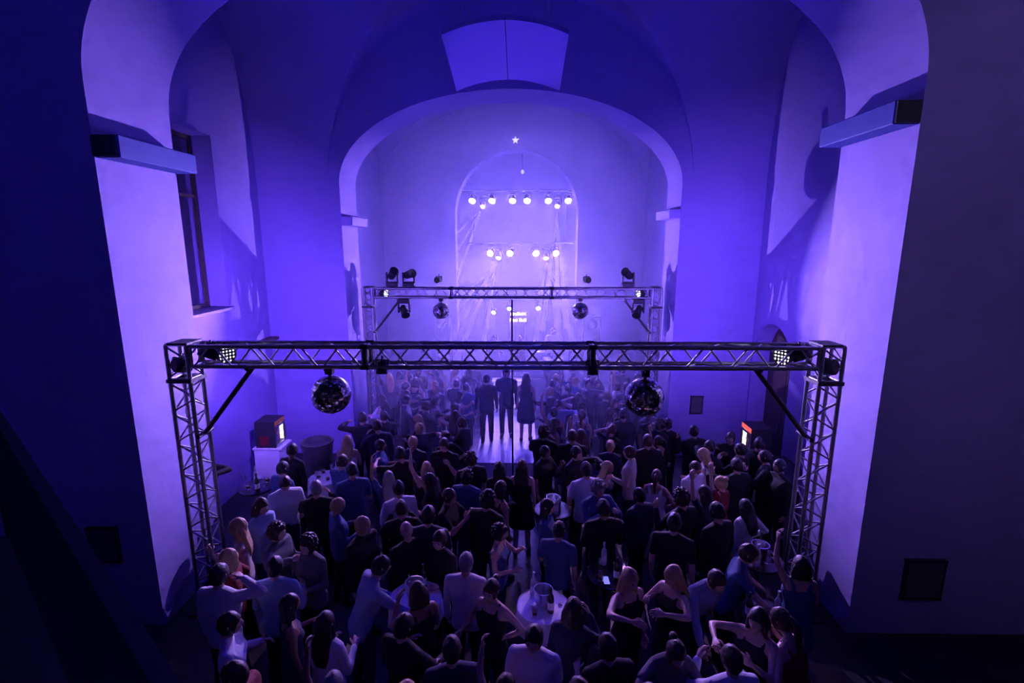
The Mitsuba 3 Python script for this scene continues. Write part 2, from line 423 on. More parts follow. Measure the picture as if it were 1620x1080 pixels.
Pa, Pb = P0, P0 + dv * 1.55
for k, (a, b) in enumerate(((0, .75), (.77, 2.4), (2.42, 4.6))):
    obj(num('gallery_balustrade__panel'), slab(P0 + dv * a, P0 + dv * b, .02, 3.7, 4.535), 'smoked_panel')
obj('gallery_balustrade__handrail', slab(P0, P0 + dv * 4.6, .034, 4.53, 4.56), 'black_matte')
for k in (.76, 2.41, 4.59):
    q = P0 + dv * k
    obj(num('gallery_balustrade__post'), tube((q[0], q[1], 3.65), (q[0], q[1], 4.53), .014, 8), 'black_matte')
fp = sg.Polygon([tuple(P0 + nv * -.0), tuple(P1), (-7.4, 2.58), (-7.4, -3), (7.4, -3), (7.4, -.29)])
gm = trimesh.creation.extrude_polygon(fp, .3, engine='earcut')
gm.apply_translation([0, 0, 3.35])
obj('floor_gallery', gm, 'floor_dark', label='floor slab of the gallery the picture is taken from', kind='structure')

# ------------------------------------------------------------------ trusses
def union_mesh(ms):
    return man(m3.Manifold.batch_boolean([m3.Manifold(m3.Mesh(np.asarray(t.vertices, np.float32), np.asarray(t.faces, np.uint32))) for t in ms], m3.OpType.Add))


def truss_run(hold, p0, p1, s, rc, rb, period, up, side, mat, faces=4):
    """a square truss from p0 to p1 (centres); chords and lattice bars are sub-parts of hold"""
    p0, p1, up, side = (np.asarray(q, float) for q in (p0, p1, up, side))
    h = s / 2 - rc
    L = np.linalg.norm(p1 - p0)
    d = (p1 - p0) / L
    cs = [(-h, -h), (h, -h), (h, h), (-h, h)]
    for a, b in cs:
        obj(num(hold + '__chord'), tube(p0 + side * a + up * b, p1 + side * a + up * b, rc, 10), mat, smooth=40)
    n = max(2, int(round(L / period)) * 2)
    for k in range(4):
        (a0, b0), (a1, b1) = cs[k], cs[(k + 1) % 4]
        for i in range(n):
            t0, t1 = (i + .12) / n, (i + .88) / n
            e0, e1 = ((a0, b0), (a1, b1)) if (i + k) % 2 == 0 else ((a1, b1), (a0, b0))
            obj(num(hold + '__lattice_bar'), tube(p0 + d * L * t0 + side * e0[0] + up * e0[1], p0 + d * L * t1 + side * e1[0] + up * e1[1], rb, 6, cap=False), mat, smooth=True)
    for t in (0.0, 1.0):
        fr = []
        c = p0 + d * L * t
        for k in range(4):
            (a0, b0), (a1, b1) = cs[k], cs[(k + 1) % 4]
            fr.append(tube(c + side * a0 + up * b0, c + side * a1 + up * b1, rb * 1.5, 6))
        obj(num(hold + '__end_frame'), union_mesh(fr), mat)


def gate(key, y, label, half=4.47, top=4.0, s=.33, x0=0.0):
    yc = y + s / 2
    X = half - s / 2
    k_ = half / 4.47
    tag(key, label, 'lighting truss')
    ex, ey, ez = np.eye(3)
    zc, c_ = top - s / 2, s / 2 - .026
    segs = [(-X + s / 2 + .02, -1.83 * k_), (-1.79 * k_, 1.17 * k_), (1.21 * k_, X - s / 2 - .02)]
    for a, b in segs:
        truss_run(num(key + '__beam'), (x0 + a, yc, zc), (x0 + b, yc, zc), s, .029, .0135, .56 * k_, ez, ey, 'aluminium')
    for x in (x0 - 1.81 * k_, x0 + 1.19 * k_):
        obj(num(key + '__coupler'), union_mesh([tube((x - .05, yc + a, zc + b), (x + .05, yc + a, zc + b), .034, 8) for a in (-c_, c_) for b in (-c_, c_)]
            + [tube((x, yc + a, zc - c_), (x, yc + a, zc + c_), .022, 8) for a in (-c_, c_)] + [tube((x, yc - c_, zc + b), (x, yc + c_, zc + b), .012, 8) for b in (-c_, c_)]), 'black_matte')
    zt = top - .5
    for sx in (-1, 1):
        xt = x0 + sx * X
        truss_run(num(key + '__tower'), (xt, yc, .03), (xt, yc, zt - .02), s, .029, .0135, .44 * k_, ex, ey, 'aluminium')
        truss_run(num(key + '__corner_block'), (xt, yc, zt + .02), (xt, yc, top - .01), s, .029, .0135, .5, ex, ey, 'aluminium')
        obj(num(key + '__top_plate'), box(xt - s / 2 + .06 * (sx < 0), xt + s / 2 - .06 * (sx > 0), yc - s / 2, yc + s / 2, top - .01, top + .02, .004), 'black_matte')
        h = s / 2
        ring = sg.box(xt - h - .005, yc - h - .005, xt + h + .005, yc + h + .005).difference(sg.box(xt - h + .04, yc - h + .04, xt + h - .04, yc + h - .04))
        sl = trimesh.creation.extrude_polygon(ring, .05, engine='earcut')
        sl.apply_translation([0, 0, zt - .025])
        obj(num(key + '__sleeve'), sl, 'black_matte')
        obj(num(key + '__base_plate'), box(xt - .26, xt + .26, yc - .26, yc + .26, 0, .03, .006), 'black_matte')
        br = num(key + '__diagonal_brace')
        xa, xb = x0 + sx * 3.38 * k_, xt - sx * h
        obj(br, tube((xa, yc, top - .34), (xb, yc, top - .34 - .94 * k_), .032 * k_, 10), 'black_matte', smooth=40)
        obj(num(br + '__clamp'), tube((xa, yc - .16, top - .33), (xa, yc + .16, top - .33), .03, 8), 'black_matte')
        obj(num(br + '__clamp'), tube((xb, yc - .17, top - .34 - .94 * k_), (xb, yc + .17, top - .34 - .94 * k_), .03, 8), 'black_matte')


gate('lighting_truss', 6.40, 'large square aluminium truss gate spanning the near arch over the crowd')
gate('lighting_truss_001', 12.73, 'smaller-looking aluminium truss gate beyond, under the farther arch before the stage', 3.83, 4.21, .285, .03)

# ------------------------------------------------------------------ mirror balls
def mirror_ball(r, rows):
    v, f, n0 = [], [], 0
    g = .13
    for i in range(rows):
        a0, a1 = -math.pi / 2 + math.pi * (i + g / 2) / rows, -math.pi / 2 + math.pi * (i + 1 - g / 2) / rows
        n = max(3, int(round(2 * rows * math.cos((a0 + a1) / 2))))
        for j in range(n):
            b0, b1 = 2 * math.pi * (j + g / 2) / n, 2 * math.pi * (j + 1 - g / 2) / n
            c = np.array([[math.cos(a) * math.cos(b), math.cos(a) * math.sin(b), math.sin(a)] for a, b in ((a0, b0), (a0, b1), (a1, b1), (a1, b0))])
            # flat tile, with a slightly random tilt
            m = c.mean(0)
            m /= np.linalg.norm(m)
            t1 = np.cross(m, [rng.gauss(0, 1), rng.gauss(0, 1), rng.gauss(0, 1)])
            tilt = t1 * .07
            cc = []
            for q in c:
                w = q - m * (q @ m)
                cc.append(m * r + w * r + m * (w @ tilt) * r)
            v += cc
            f += [[n0, n0 + 1, n0 + 2], [n0, n0 + 2, n0 + 3]]
            n0 += 4
    r3 = np.random.default_rng(rows)
    c = np.repeat(r3.choice([.2, .45, .75, 1.0], (len(v) // 4, 1), p=[.2, .3, .3, .2]), 4, 0) * np.ones((1, 3))  # random tile tints stand in for uneven reflections of equal mirrors
    return dict(mesh=trimesh.Trimesh(np.array(v), np.array(f), process=False), color=c)


bs('mirror_tile', {'type': 'twosided', 'bsdf': {'type': 'principled', 'base_color': {'type': 'mesh_attribute', 'name': 'vertex_color'}, 'roughness': .09, 'metallic': 1.0}})
BALL = {n: mikit.ply(bsdf='mirror_tile', **mirror_ball(r, n)) for n, r in ((24, .262), (20, .215))}
BCORE = {n: mikit.ply(trimesh.creation.icosphere(3, r), 'black_matte', True) for n, r in ((24, .257), (20, .211))}
for (x, y, z, n, lab) in ((-2.34, 6.565, 3.28, 24, 'large mirror ball under the near truss, window side'),
                          (1.92, 6.565, 3.26, 24, 'large mirror ball under the near truss, doorway side'),
                          (-1.79, 12.87, 3.60, 20, 'small distant mirror ball under the farther truss, nearer the tall window'),
                          (1.79, 12.87, 3.61, 20, 'small distant mirror ball under the farther truss, nearer the doorway')):
    key = num('mirror_ball')
    to = T().translate([x, y, z]).rotate([0, 0, 1], rng.uniform(0, 90))
    tag(key, lab, 'mirror ball')
    scene[key + '__core'] = {**BCORE[n], 'to_world': to}
    scene[key + '__tiles'] = {**BALL[n], 'to_world': to}
    tag(key + '__tiles', kind='stuff')
    rr, tp = (.262, 3.67) if n == 24 else (.215, 3.92)
    obj(key + '__motor', union_mesh([box(x - .05, x + .05, y - .05, y + .05, z + rr + .03, z + rr + .12), tube((x, y, z + rr - .02), (x, y, z + rr + .05), .02, 8), box(x - .03, x + .03, y - .12, y + .12, z + rr + .1, tp)]), 'black_matte')

# ------------------------------------------------------------------ lamps
def lens_mesh(pos, d, r, n=16):
    pos = np.asarray(pos, float)
    a, b, d = frame(d)
    t = np.arange(n) * 2 * np.pi / n
    v = np.vstack([pos, pos + r * (np.cos(t)[:, None] * a + np.sin(t)[:, None] * b)])
    return trimesh.Trimesh(v, np.array([[0, 1 + i, 1 + (i + 1) % n] for i in range(n)]), process=False)


def can(pos, d, r, l):
    """a lamp housing whose mouth is at pos and looks along d"""
    a, b, d = frame(d)
    pos = np.asarray(pos, float)
    prof = [(r * .55, -l), (r * .9, -l * .8), (r, -l * .1), (r * 1.06, 0.03), (r * .98, 0.03), (r * .96, -.004), (0.01, -.006)]
    m = lathe([(0.001, -l)] + prof, 16)
    M = np.eye(4)
    M[:3, :3] = np.stack([a, -b if np.dot(np.cross(a, b), d) < 0 else b, d], 1)
    M[:3, 3] = pos
    m.apply_transform(M)
    return m


def yoke(pos, d, r, l, top):
    """a flat bracket from both sides of the can up to the point top"""
    d = np.asarray(d, float) / np.linalg.norm(d)
    h = np.cross(d, [0, 0, 1.0])
    h /= np.linalg.norm(h)
    c = np.asarray(pos, float) - d * l * .45
    top = np.asarray(top, float)
    A, B = c + h * (r * 1.15), c - h * (r * 1.15)
    u = top - c
    A2, B2 = A + u * .6, B + u * .6
    return cat([tube(A, A2, .012, 6), tube(B, B2, .012, 6), tube(A2, B2, .012, 6), tube(c + u * .6, top, .014, 6), tube(A, B, .01, 6)])


def stage_lamp(pos, d, label, r=.13, l=.3, rad=100.0, color=LAMPC, w=.5, group=None, mount=.32, name='stage_lamp', cone=0, cut=14, color2=np.array([.27, .16, 1.0])):
    key = num(name)
    pos = np.asarray(pos, float)
    d = np.asarray(d, float) / np.linalg.norm(d)
    tag(key, label, 'stage lamp', group)
    obj(key + '__housing', can(pos, d, r, l), 'black_matte', smooth=35)
    scene[key + '__lens'] = mikit.ply(lens_mesh(pos + d * .012, d, r * .92), 'black_matte', emitter={'type': 'area', 'radiance': glow(np.asarray(color) * rad), 'sampling_weight': float(w)})
    tag(key + '__lens', 'glowing lens')
    if cone:
        spot('cone_light_' + key[-3:], pos + d * .03, pos + d, color2, cone, cut, cut * .5, .45)
    c = pos - d * l * .45
    obj(key + '__bracket', yoke(pos, d, r, l, c + [0, 0, mount]), 'black_matte')
    return key


ORD = ('first', 'second', 'third', 'fourth', 'fifth', 'sixth')
UPX = (-1.93, -1.03, -0.10, .56, 1.52, 2.42)
for k, x in enumerate(UPX):
    stage_lamp(F(x, 23.6, 7.22), (-.12 * (1.5 - k * .5), -1, -.9), f'{ORD[k]} lamp from the window side in the upper row of six stage lamps', rad=LAMP_UP, w=.2, cone=LAMP_SPOT)
LOX = (-1.13, -.22, .98, 1.9)
for k, x in enumerate(LOX):
    stage_lamp(F(x, 23.6, 4.87), ((-.28, -.2, .25, .3)[k], -1, -.42), f'{ORD[k]} lamp from the window side in the middle row of four stage lamps', rad=LAMP_LO, w=.2, cone=LAMP_SPOT * .35, cut=26)
for k, (x, z) in enumerate(((-.98, 2.14), (-.25, 2.32), (1.1, 2.34))):
    stage_lamp(F(x, 23.4, z), (-.3 + .2 * k, -1, -.45), f'{ORD[k]} small lamp from the window side in the lowest row beside the lit sign', r=.085, l=.2, rad=LAMP_LO * .7, w=.03, cone=LAMP_SPOT * .25, cut=25)
def lamp_bar(x0, x1, y, z, posts, z2, r2, label):
    key = num('lamp_bar')
    tag(key, label, 'lamp bar')
    obj(key + '__bar', tube(F(x0, y, z), F(x1, y, z), .025, 8), 'black_matte', smooth=True)
    for x in posts:
        obj(num(key + '__hanger'), tube(F(x, y, z), F(x, y, z2)[:2] + (z2 if z2 < 1 else F(x, y, z2)[2],), r2, 6), 'black_matte')


lamp_bar(-2.4, 2.85, 23.78, 7.66, (-2.2, 2.6), 8.1, .008, 'horizontal black bar carrying the upper row of six stage lamps')
lamp_bar(-2.2, 2.7, 23.84, 5.32, (-1.9, 2.4), 7.6, .008, 'horizontal black bar carrying the middle row of four stage lamps')
lamp_bar(-1.5, 1.6, 23.6, 2.72, (-1.4, 1.5), .50, .02, 'low black bar on two stands carrying the small lamps behind the booth')


def moving_head(pos, d, label, up=1, group=None, lit=0.0):
    """base on a truss (up=1: standing, -1: hanging), two yoke arms and a head looking along d"""
    key = num('moving_head_lamp')
    pos, d = np.asarray(pos, float), np.asarray(d, float) / np.linalg.norm(d)
    tag(key, label, 'moving head lamp', group)
    obj(key + '__base', box(pos[0] - .15, pos[0] + .15, pos[1] - .12, pos[1] + .12, *sorted((pos[2], pos[2] + up * .10)), .015), 'black_matte')
    c = pos + [0, 0, up * .30]
    obj(key + '__yoke', union_mesh([box(pos[0] - .16, pos[0] + .16, pos[1] - .05, pos[1] + .05, *sorted((pos[2] + up * .08, pos[2] + up * .12)))] + [box(pos[0] + a - .02, pos[0] + a + .02, pos[1] - .05, pos[1] + .05, *sorted((pos[2] + up * .09, pos[2] + up * .36)), .01) for a in (-.14, .14)]), 'black_matte')
    obj(key + '__head', can(c + d * .16, d, .105, .32), 'black_matte', smooth=35)
    em = {'emitter': {'type': 'area', 'radiance': glow(LAV * lit), 'sampling_weight': .1}} if lit else {}
    scene[key + '__lens'] = mikit.ply(lens_mesh(c + d * .172, d, .09), 'black_gloss', **em)
    return c + d * .3


MH = []
for k, (x, z, tx, tz) in enumerate(((-1.42, 7.45, -3.5, 0), (1.95, 7.45, .8, 1.0), (-.72, 5.12, -2.2, -.5), (1.45, 5.12, 1.6, -1))):
    MH.append((moving_head(F(x, 23.72, z), (tx - x, -7, tz - z), f'{ORD[k % 2]} moving head lamp from the window side on the {"upper" if k < 2 else "middle"} stage bar', -1, lit=60.0), x, z))
for k, (x, y, z, d, up, lab) in enumerate(((-3.02, 12.87, 4.23, (.4, -.6, .5), 1, 'moving head lamp standing on the farther truss, window side'),
                                           (-2.60, 12.87, 4.23, (.6, -.6, .2), 1, 'moving head lamp on the farther truss, tilted towards the hall and nearer its middle'),
                                           (2.98, 12.87, 4.23, (-.5, -.6, .4), 1, 'moving head lamp standing on the farther truss, doorway side'),
                                           (-2.75, 12.87, 3.91, (.3, -.6, -.5), -1, 'moving head lamp hanging under the farther truss beside its brace'),
                                           (3.27, 12.87, 3.91, (-.3, -.6, -.5), -1, 'moving head lamp hanging under the farther truss beside its tower'))):
    moving_head((x, y, z), d, lab, up)


def par_lamp(pos, d, label, lit, r=.115):
    """short can with a grid of small round diodes on its face"""
    key = num('wash_lamp')
    pos, d = np.asarray(pos, float), np.asarray(d, float) / np.linalg.norm(d)
    tag(key, label, 'wash lamp')
    obj(key + '__housing', can(pos, d, r, .16), 'black_matte', smooth=35)
    a, b, _ = frame(d)
    ds = [lens_mesh(pos + d * .012 + a * (i * .39 * r) + b * (j * .39 * r), d, .125 * r, 8) for i in range(-2, 3) for j in range(-2, 3) if i * i + j * j < 6]
    scene[key + '__diodes'] = mikit.ply(cat(ds), 'black_matte', emitter={'type': 'area', 'radiance': glow(np.array([.75, .72, 1.0]) * lit), 'sampling_weight': .1})
    tag(key + '__diodes', 'glowing diode grid', kind='stuff')
    obj(key + '__bracket', yoke(pos, d, r, .16, pos - d * .07 + [0, .04, .14]), 'black_matte')


for sx, nm in ((-1, 'window'), (1, 'doorway')):
    par_lamp((sx * 3.72, 6.56, 3.835), (-sx * .75, -.45, -.05), f'lit wash lamp inside the end of the near truss beam, {nm} side', 2.0 if sx < 0 else 6.0)
    par_lamp((sx * 3.98, 6.56, 3.82), (sx * .2, -.3, -.6), f'dark wash lamp at the near truss corner facing down, {nm} side', .02)
    par_lamp((sx * 4.30, 6.56, 3.70), (-sx * .3, .9, -.1), f'dark wash lamp inside the near corner block facing the stage, {nm} side', .02)
    par_lamp((.03 + sx * 3.25, 12.87, 4.06), (-sx * .9, -.35, -.05), f'lit wash lamp inside the end of the farther truss beam, {nm} side', 6)

for sx, nm in ((-1, 'window'), (1, 'doorway')):
    par_lamp((.05 + sx * 1.9, 12.72, 4.40), (sx * .43, -.9, -.02), f'small added wash lamp on top of the farther truss near its middle, {nm} side', .05, .075)  # cans added where the pier wash lights stand

for x, nm in ((-1.6, 'window'), (1.2, 'doorway')):
    par_lamp((x, 6.45, 3.63), (0, -.3, -1), f'small added lamp under the near truss beam facing down, {nm} side', .3, .07)  # cans added to hold the blue crowd fill

# cones of denser haze added to make the moving head beams show
def ref_(k):
    return {'type': 'ref', 'id': k}


def beams(src, targets, power, cut):
    for t in targets:
        q = np.array(F(*t))
        key = num('light_beam')
        d_ = (q - src) / np.linalg.norm(q - src)
        L_ = min(np.linalg.norm(q - src), 5.5)
        scene[key] = mikit.ply(tube(src + d_ * .15, src + d_ * L_, .02, 8, L_ * math.tan(math.radians(cut)) * .9), {'type': 'null'}, interior=ref_('beam_medium'), exterior=ref_('haze_medium'))
        tag(key, 'thin added cone of denser haze showing a violet beam through the stage haze', 'haze cone', 'denser haze cones along the moving head beams', 'stuff')
        spot(num('beam_light'), src, q, BEAMC, power, cut, cut * .8, BEAMW)


beams(MH[0][0], [(-6.2, 17.0, 1.5), (-4.6, 17.5, .6), (-3.4, 18, .4)], BEAMP, 1.3)
beams(MH[1][0], [(.9, 18, .4), (1.6, 17.5, .4), (2.1, 17.5, .4)], BEAMP, 1.3)
beams(MH[2][0], [(-4.2, 17.2, .3), (-3.2, 17.2, .3), (-2.4, 17.2, .3), (-1.3, 17.4, .3)], BEAMP, 1.3)
beams(MH[3][0], [(.6, 17.2, .3), (2.0, 17.4, .3), (2.7, 17.4, .3), (3.4, 17.4, .3)], BEAMP, 1.3)

# ------------------------------------------------------------------ stage
bs('deck', pr((0.32, 0.30, 0.34), 0.45))
bs('white_front', pr((0.8, 0.8, 0.8), 0.4))
tag('stage_platform', 'low dark stage platform filling the bay before the apse', 'stage')
obj('stage_platform__deck', box(-2.05, 2.25, 16.0, 19.9, .42, .5, .01), 'dark_panel')
for k in range(4):
    obj(num('stage_platform__front_panel'), box(-2.05 + k * 1.075 + .006, -2.05 + (k + 1) * 1.075 - .006, 16.02, 16.06, .0, .42), 'black_matte')
for x in (-1.9, 2.1):
    for y in (17.5, 19.7):
        obj(num('stage_platform__leg'), tube((x, y, 0), (x, y, .42), .03, 8), 'black_matte')
tag('catwalk', 'pale low catwalk running from the stage into the middle of the crowd', 'catwalk')
for k in range(2):
    y0 = 10.77 + k * 1.95
    obj(num('catwalk__deck'), box(-.78, .66, y0 + .005, y0 + 1.945, .33, .37, .006), 'catwalk_top')
    for sx in (-.775, .635):
        obj(num('catwalk__side_panel'), box(sx, sx + .02, y0 + .01, y0 + 1.94, .0, .33), 'white_front')
for k in range(2):
    obj(num('catwalk__front_panel'), box(-.775 + k * .72, -.07 + k * .72, 10.775, 10.795, .0, .33), 'white_front')
tag('floor_pole', 'tall thin dark pole standing on a round base before the catwalk', 'pole')
obj('floor_pole__shaft', tube((.09, 10.55, .03), (.07, 10.55, 4.15), .018, 10), 'black_gloss', smooth=40)
obj('floor_pole__base', lathe([(0, 0), (.26, 0), (.26, .02), (.05, .045), (.03, .1), (0, .1)], 20, (.09, 10.55, 0)), 'black_matte', smooth=30)
# booth with lettering
tag('sound_booth', 'violet-lit booth with white lettering on its front, behind the people on the catwalk', 'booth')
obj('sound_booth__front', box(-1.1, 1.35, 15.3, 15.34, .0, 1.42, .008), 'booth_blue')
obj('sound_booth__counter', box(-1.15, 1.4, 15.25, 15.85, 1.42, 1.47, .01), 'black_gloss')
for sx in (-1.1, 1.31):
    obj(num('sound_booth__side'), box(sx, sx + .04, 15.34, 15.8, 0, 1.42), 'booth_blue')
tm = meshkit.text_mesh('HEINTEMIE', .11, .008, bold=True)
tm.apply_transform(np.array([[1, 0, 0, 0], [0, 0, -1, 0], [0, 1, 0, 0], [0, 0, 0, 1.0]]))
b = tm.bounds
tm.apply_translation([.10 - (b[0, 0] + b[1, 0]) / 2, 15.297 - b[1, 1], 1.22])
obj('sound_booth__lettering', tm, 'white_front', label='white capital lettering')
obj('sound_booth__stripe', box(-.62, .92, 15.292, 15.3, 1.13, 1.145), 'white_front')
# low white table; its brightness is a glow added to the front
tag('low_table', 'white table with a glow added to its front, between the silhouettes before the booth', 'table')
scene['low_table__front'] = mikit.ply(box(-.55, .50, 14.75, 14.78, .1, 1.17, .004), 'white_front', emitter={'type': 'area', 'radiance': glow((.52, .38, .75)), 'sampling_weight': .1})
obj('low_table__top', box(-.60, .55, 14.72, 15.15, 1.17, 1.21, .006), 'white_front')
for x in (-.55, .50):
    obj(num('low_table__leg'), box(x - .03, x + .03, 15.06, 15.12, 0, 1.17), 'black_matte')
# lit sign with two charging bulls and lettering
def sign():
    key = 'logo_sign'
    tag(key, 'small glowing sign with two facing bulls over white lettering, centred behind the booth', 'sign')
    cx, y, z = .18, 19.6, 2.46
    obj(key + '__board', box(cx - .37, cx + .37, y, y + .04, z - .20, z + .22, .01), 'black_matte')
    obj(key + '__stand', cat([tube((cx + a, y + .03, .5), (cx + a, y + .03, z - .2), .02, 6) for a in (-.3, .3)]), 'black_matte')
    em = {'emitter': {'type': 'area', 'radiance': glow((5, 3, 5)), 'sampling_weight': .05}}
    t = meshkit.text_mesh('Red Bull', .13, .006, bold=True)
    t.apply_transform(np.array([[1, 0, 0, 0], [0, 0, -1, 0], [0, 1, 0, 0], [0, 0, 0, 1.0]]))
    b = t.bounds
    k = .66 / (b[1, 0] - b[0, 0])
    t.apply_scale([k, 1, 1])
    b = t.bounds
    t.apply_translation([cx - (b[0, 0] + b[1, 0]) / 2, y - .004 - b[1, 1], z - .17])
    scene[key + '__lettering'] = mikit.ply(t, 'white_front', **em)
    bull = [(-.02, .0), (-.05, .05), (-.10, .05), (-.14, .085), (-.22, .10), (-.30, .085), (-.345, .10), (-.32, .06), (-.335, .01), (-.37, -.03), (-.33, -.03), (-.30, .01), (-.24, .02), (-.22, -.04), (-.18, -.04), (-.19, .01), (-.13, .0), (-.10, -.04), (-.06, -.035), (-.07, .0)]
    for sx in (1, -1):
        p = sg.Polygon([(cx + sx * x * .9, z + .10 + q * .85) for x, q in bull]).buffer(0)
        scene[num(key + '__bull')] = mikit.ply(extrude_y(p, y - .012, y - .003), 'white_front', **em)
    scene[key + '__disc'] = mikit.ply(extrude_y(sg.Point(cx, z + .14).buffer(.07), y - .008, y - .002), 'white_front', **em)


sign()
# loudspeaker towers either side of the stage
def loudspeaker(x, y, w, d, z0, z1, label):
    key = num('loudspeaker')
    tag(key, label, 'loudspeaker')
    obj(key + '__cabinet', box(x - w / 2, x + w / 2, y, y + d, z0, z1, .02), 'black_matte')
    obj(key + '__grille', box(x - w / 2 + .03, x + w / 2 - .03, y - .012, y + .004, z0 + .04, z1 - .04, .004), 'dark_panel')
    for zz in np.linspace(z0 + .3, z1 - .3, 2):
        obj(num(key + '__cone'), lathe([(0, .0), (.13, .03), (.17, .05), (.17, .03), (0, -.01)], 16).apply_transform(np.array([[1, 0, 0, x], [0, 0, -1, y - .0], [0, 1, 0, zz], [0, 0, 0, 1.0]])) or None, 'black_gloss')


loudspeaker(-2.55, 18.0, .50, .5, 0, 2.70, 'tall black loudspeaker stack beside the stage, window side')
loudspeaker(2.86, 18.0, .64, .5, 0, 2.74, 'tall black loudspeaker stack beside the stage, doorway side')
# drum kit and microphone stands
bs('drum_shell', pr((.5, .5, .55), .3))
bs('cymbal', pr((.7, .6, .4), .25, .9))
tag('drum_kit', 'drum kit with pale heads and cymbals on the stage, doorway side', 'drum kit')
def drum(x, y, z, r, h, tilt=(0, 0, 1)):
    a, b, d = frame(tilt)
    return tube(np.array([x, y, z]) - d * h / 2, np.array([x, y, z]) + d * h / 2, r, 18)


for (x, y, z, r, h, t) in ((1.5, 17.5, .80, .28, .4, (0, -1, 0)), (1.2, 17.35, 1.22, .15, .2, (.1, -.3, 1)), (1.65, 17.35, 1.22, .15, .2, (-.1, -.3, 1)), (1.98, 17.7, .80, .18, .36, (0, 0, 1)), (1.0, 17.9, 1.02, .17, .14, (0, 0, 1))):
    obj(num('drum_kit__drum'), drum(x, y, z, r, h, t), 'drum_shell')
for (x, y, z) in ((.95, 17.5, 1.55), (2.05, 17.3, 1.65), (1.75, 17.95, 1.75)):
    obj(num('drum_kit__cymbal'), lathe([(0, .03), (.03, .03), (.05, .012), (.22, 0), (.22, -.004), (0, .02)], 20, (x, y, z)), 'cymbal')
    obj(num('drum_kit__stand'), cat([tube((x, y, .5), (x, y, z), .012, 6)] + [tube((x, y, .8), (x + .2 * math.cos(q), y + .2 * math.sin(q), .5), .01, 6) for q in (0, 2.1, 4.2)]), 'aluminium')
for k, (x, y, h) in enumerate(((-1.7, 16.5, 2.05), (-.8, 16.5, 2.0), (.75, 16.5, 2.0), (1.9, 16.4, 2.05))):
    key = num('microphone_stand')
    tag(key, f'{ORD[k]} microphone stand from the window side along the stage front', 'microphone stand')
    obj(key + '__pole', cat([tube((x, y, .52), (x, y, h - .15), .012, 6), tube((x, y, h - .15), (x + .05, y + .25, h), .009, 6)]), 'aluminium')
    obj(key + '__base', lathe([(0, .5), (.14, .5), (.14, .52), (.02, .54), (0, .54)], 14, (x, y, 0)), 'black_matte')
    obj(key + '__microphone', tube((x + .05, y + .24, h), (x + .06, y + .40, h + .05), .016, 8, .026), 'black_gloss')
# ------------------------------------------------------------------ people
ICO1 = np.array(trimesh.creation.icosphere(1).vertices)
ICO0 = np.array(trimesh.creation.icosphere(0).vertices)


def hull(*balls, fine=True):
    return m3.Manifold.hull_points(np.vstack([(ICO1 if fine else ICO0) * r + np.asarray(p, float) for p, r in balls]))


def union(ms):
    return m3.Manifold.batch_boolean(ms, m3.OpType.Add)


def to_man(t):
    return m3.Manifold(m3.Mesh(np.asarray(t.vertices, np.float32), np.asarray(t.faces, np.uint32)))


def smoothed(m, edge, it=6):
    t = man(m.refine_to_length(edge))
    t.merge_vertices()
    trimesh.smoothing.filter_taubin(t, iterations=it)
    return t


def rotx(a):
    c, s = math.cos(a), math.sin(a)
    return np.array([[1, 0, 0], [0, c, -s], [0, s, c]])


def rotz(a):
    c, s = math.cos(a), math.sin(a)
    return np.array([[c, -s, 0], [s, c, 0], [0, 0, 1]])


def head_mesh(n):
    t = trimesh.creation.icosphere(n)
    v = np.array(t.vertices)
    x, y, z = v.T
    low = np.clip(-z, 0, 1)
    X = x * .076 * (1 - .30 * low ** 1.5)
    Y = y * np.where(y > 0, .098, .102) * (1 - .10 * low) + .012 * low
    Z = z * .118
    g = lambda cx, cz, sx, sz: np.exp(-((X - cx) / sx) ** 2 - ((Z - cz) / sz) ** 2) * (y > .2)
    Y = Y + .026 * g(0, -.018, .013, .022) + .010 * g(0, .012, .010, .03)
    Y = Y - .010 * (g(.031, .008, .018, .013) + g(-.031, .008, .018, .013))
    Y = Y + .005 * (g(.03, .030, .03, .009) + g(-.03, .030, .03, .009))
    Y = Y + .007 * g(0, -.060, .022, .009) - .004 * g(0, -.0605, .02, .003) + .008 * g(0, -.098, .025, .016)
    return trimesh.Trimesh(np.stack([X, Y, Z], 1), t.faces, process=False)


HEAD = {0: head_mesh(3), 1: head_mesh(2)}
EAR = [hull((np.array([s * .076, -.005, .012]), .012), (np.array([s * .082, -.016, .022]), .012), (np.array([s * .076, -.006, -.022]), .008), fine=False) for s in (-1, 1)]


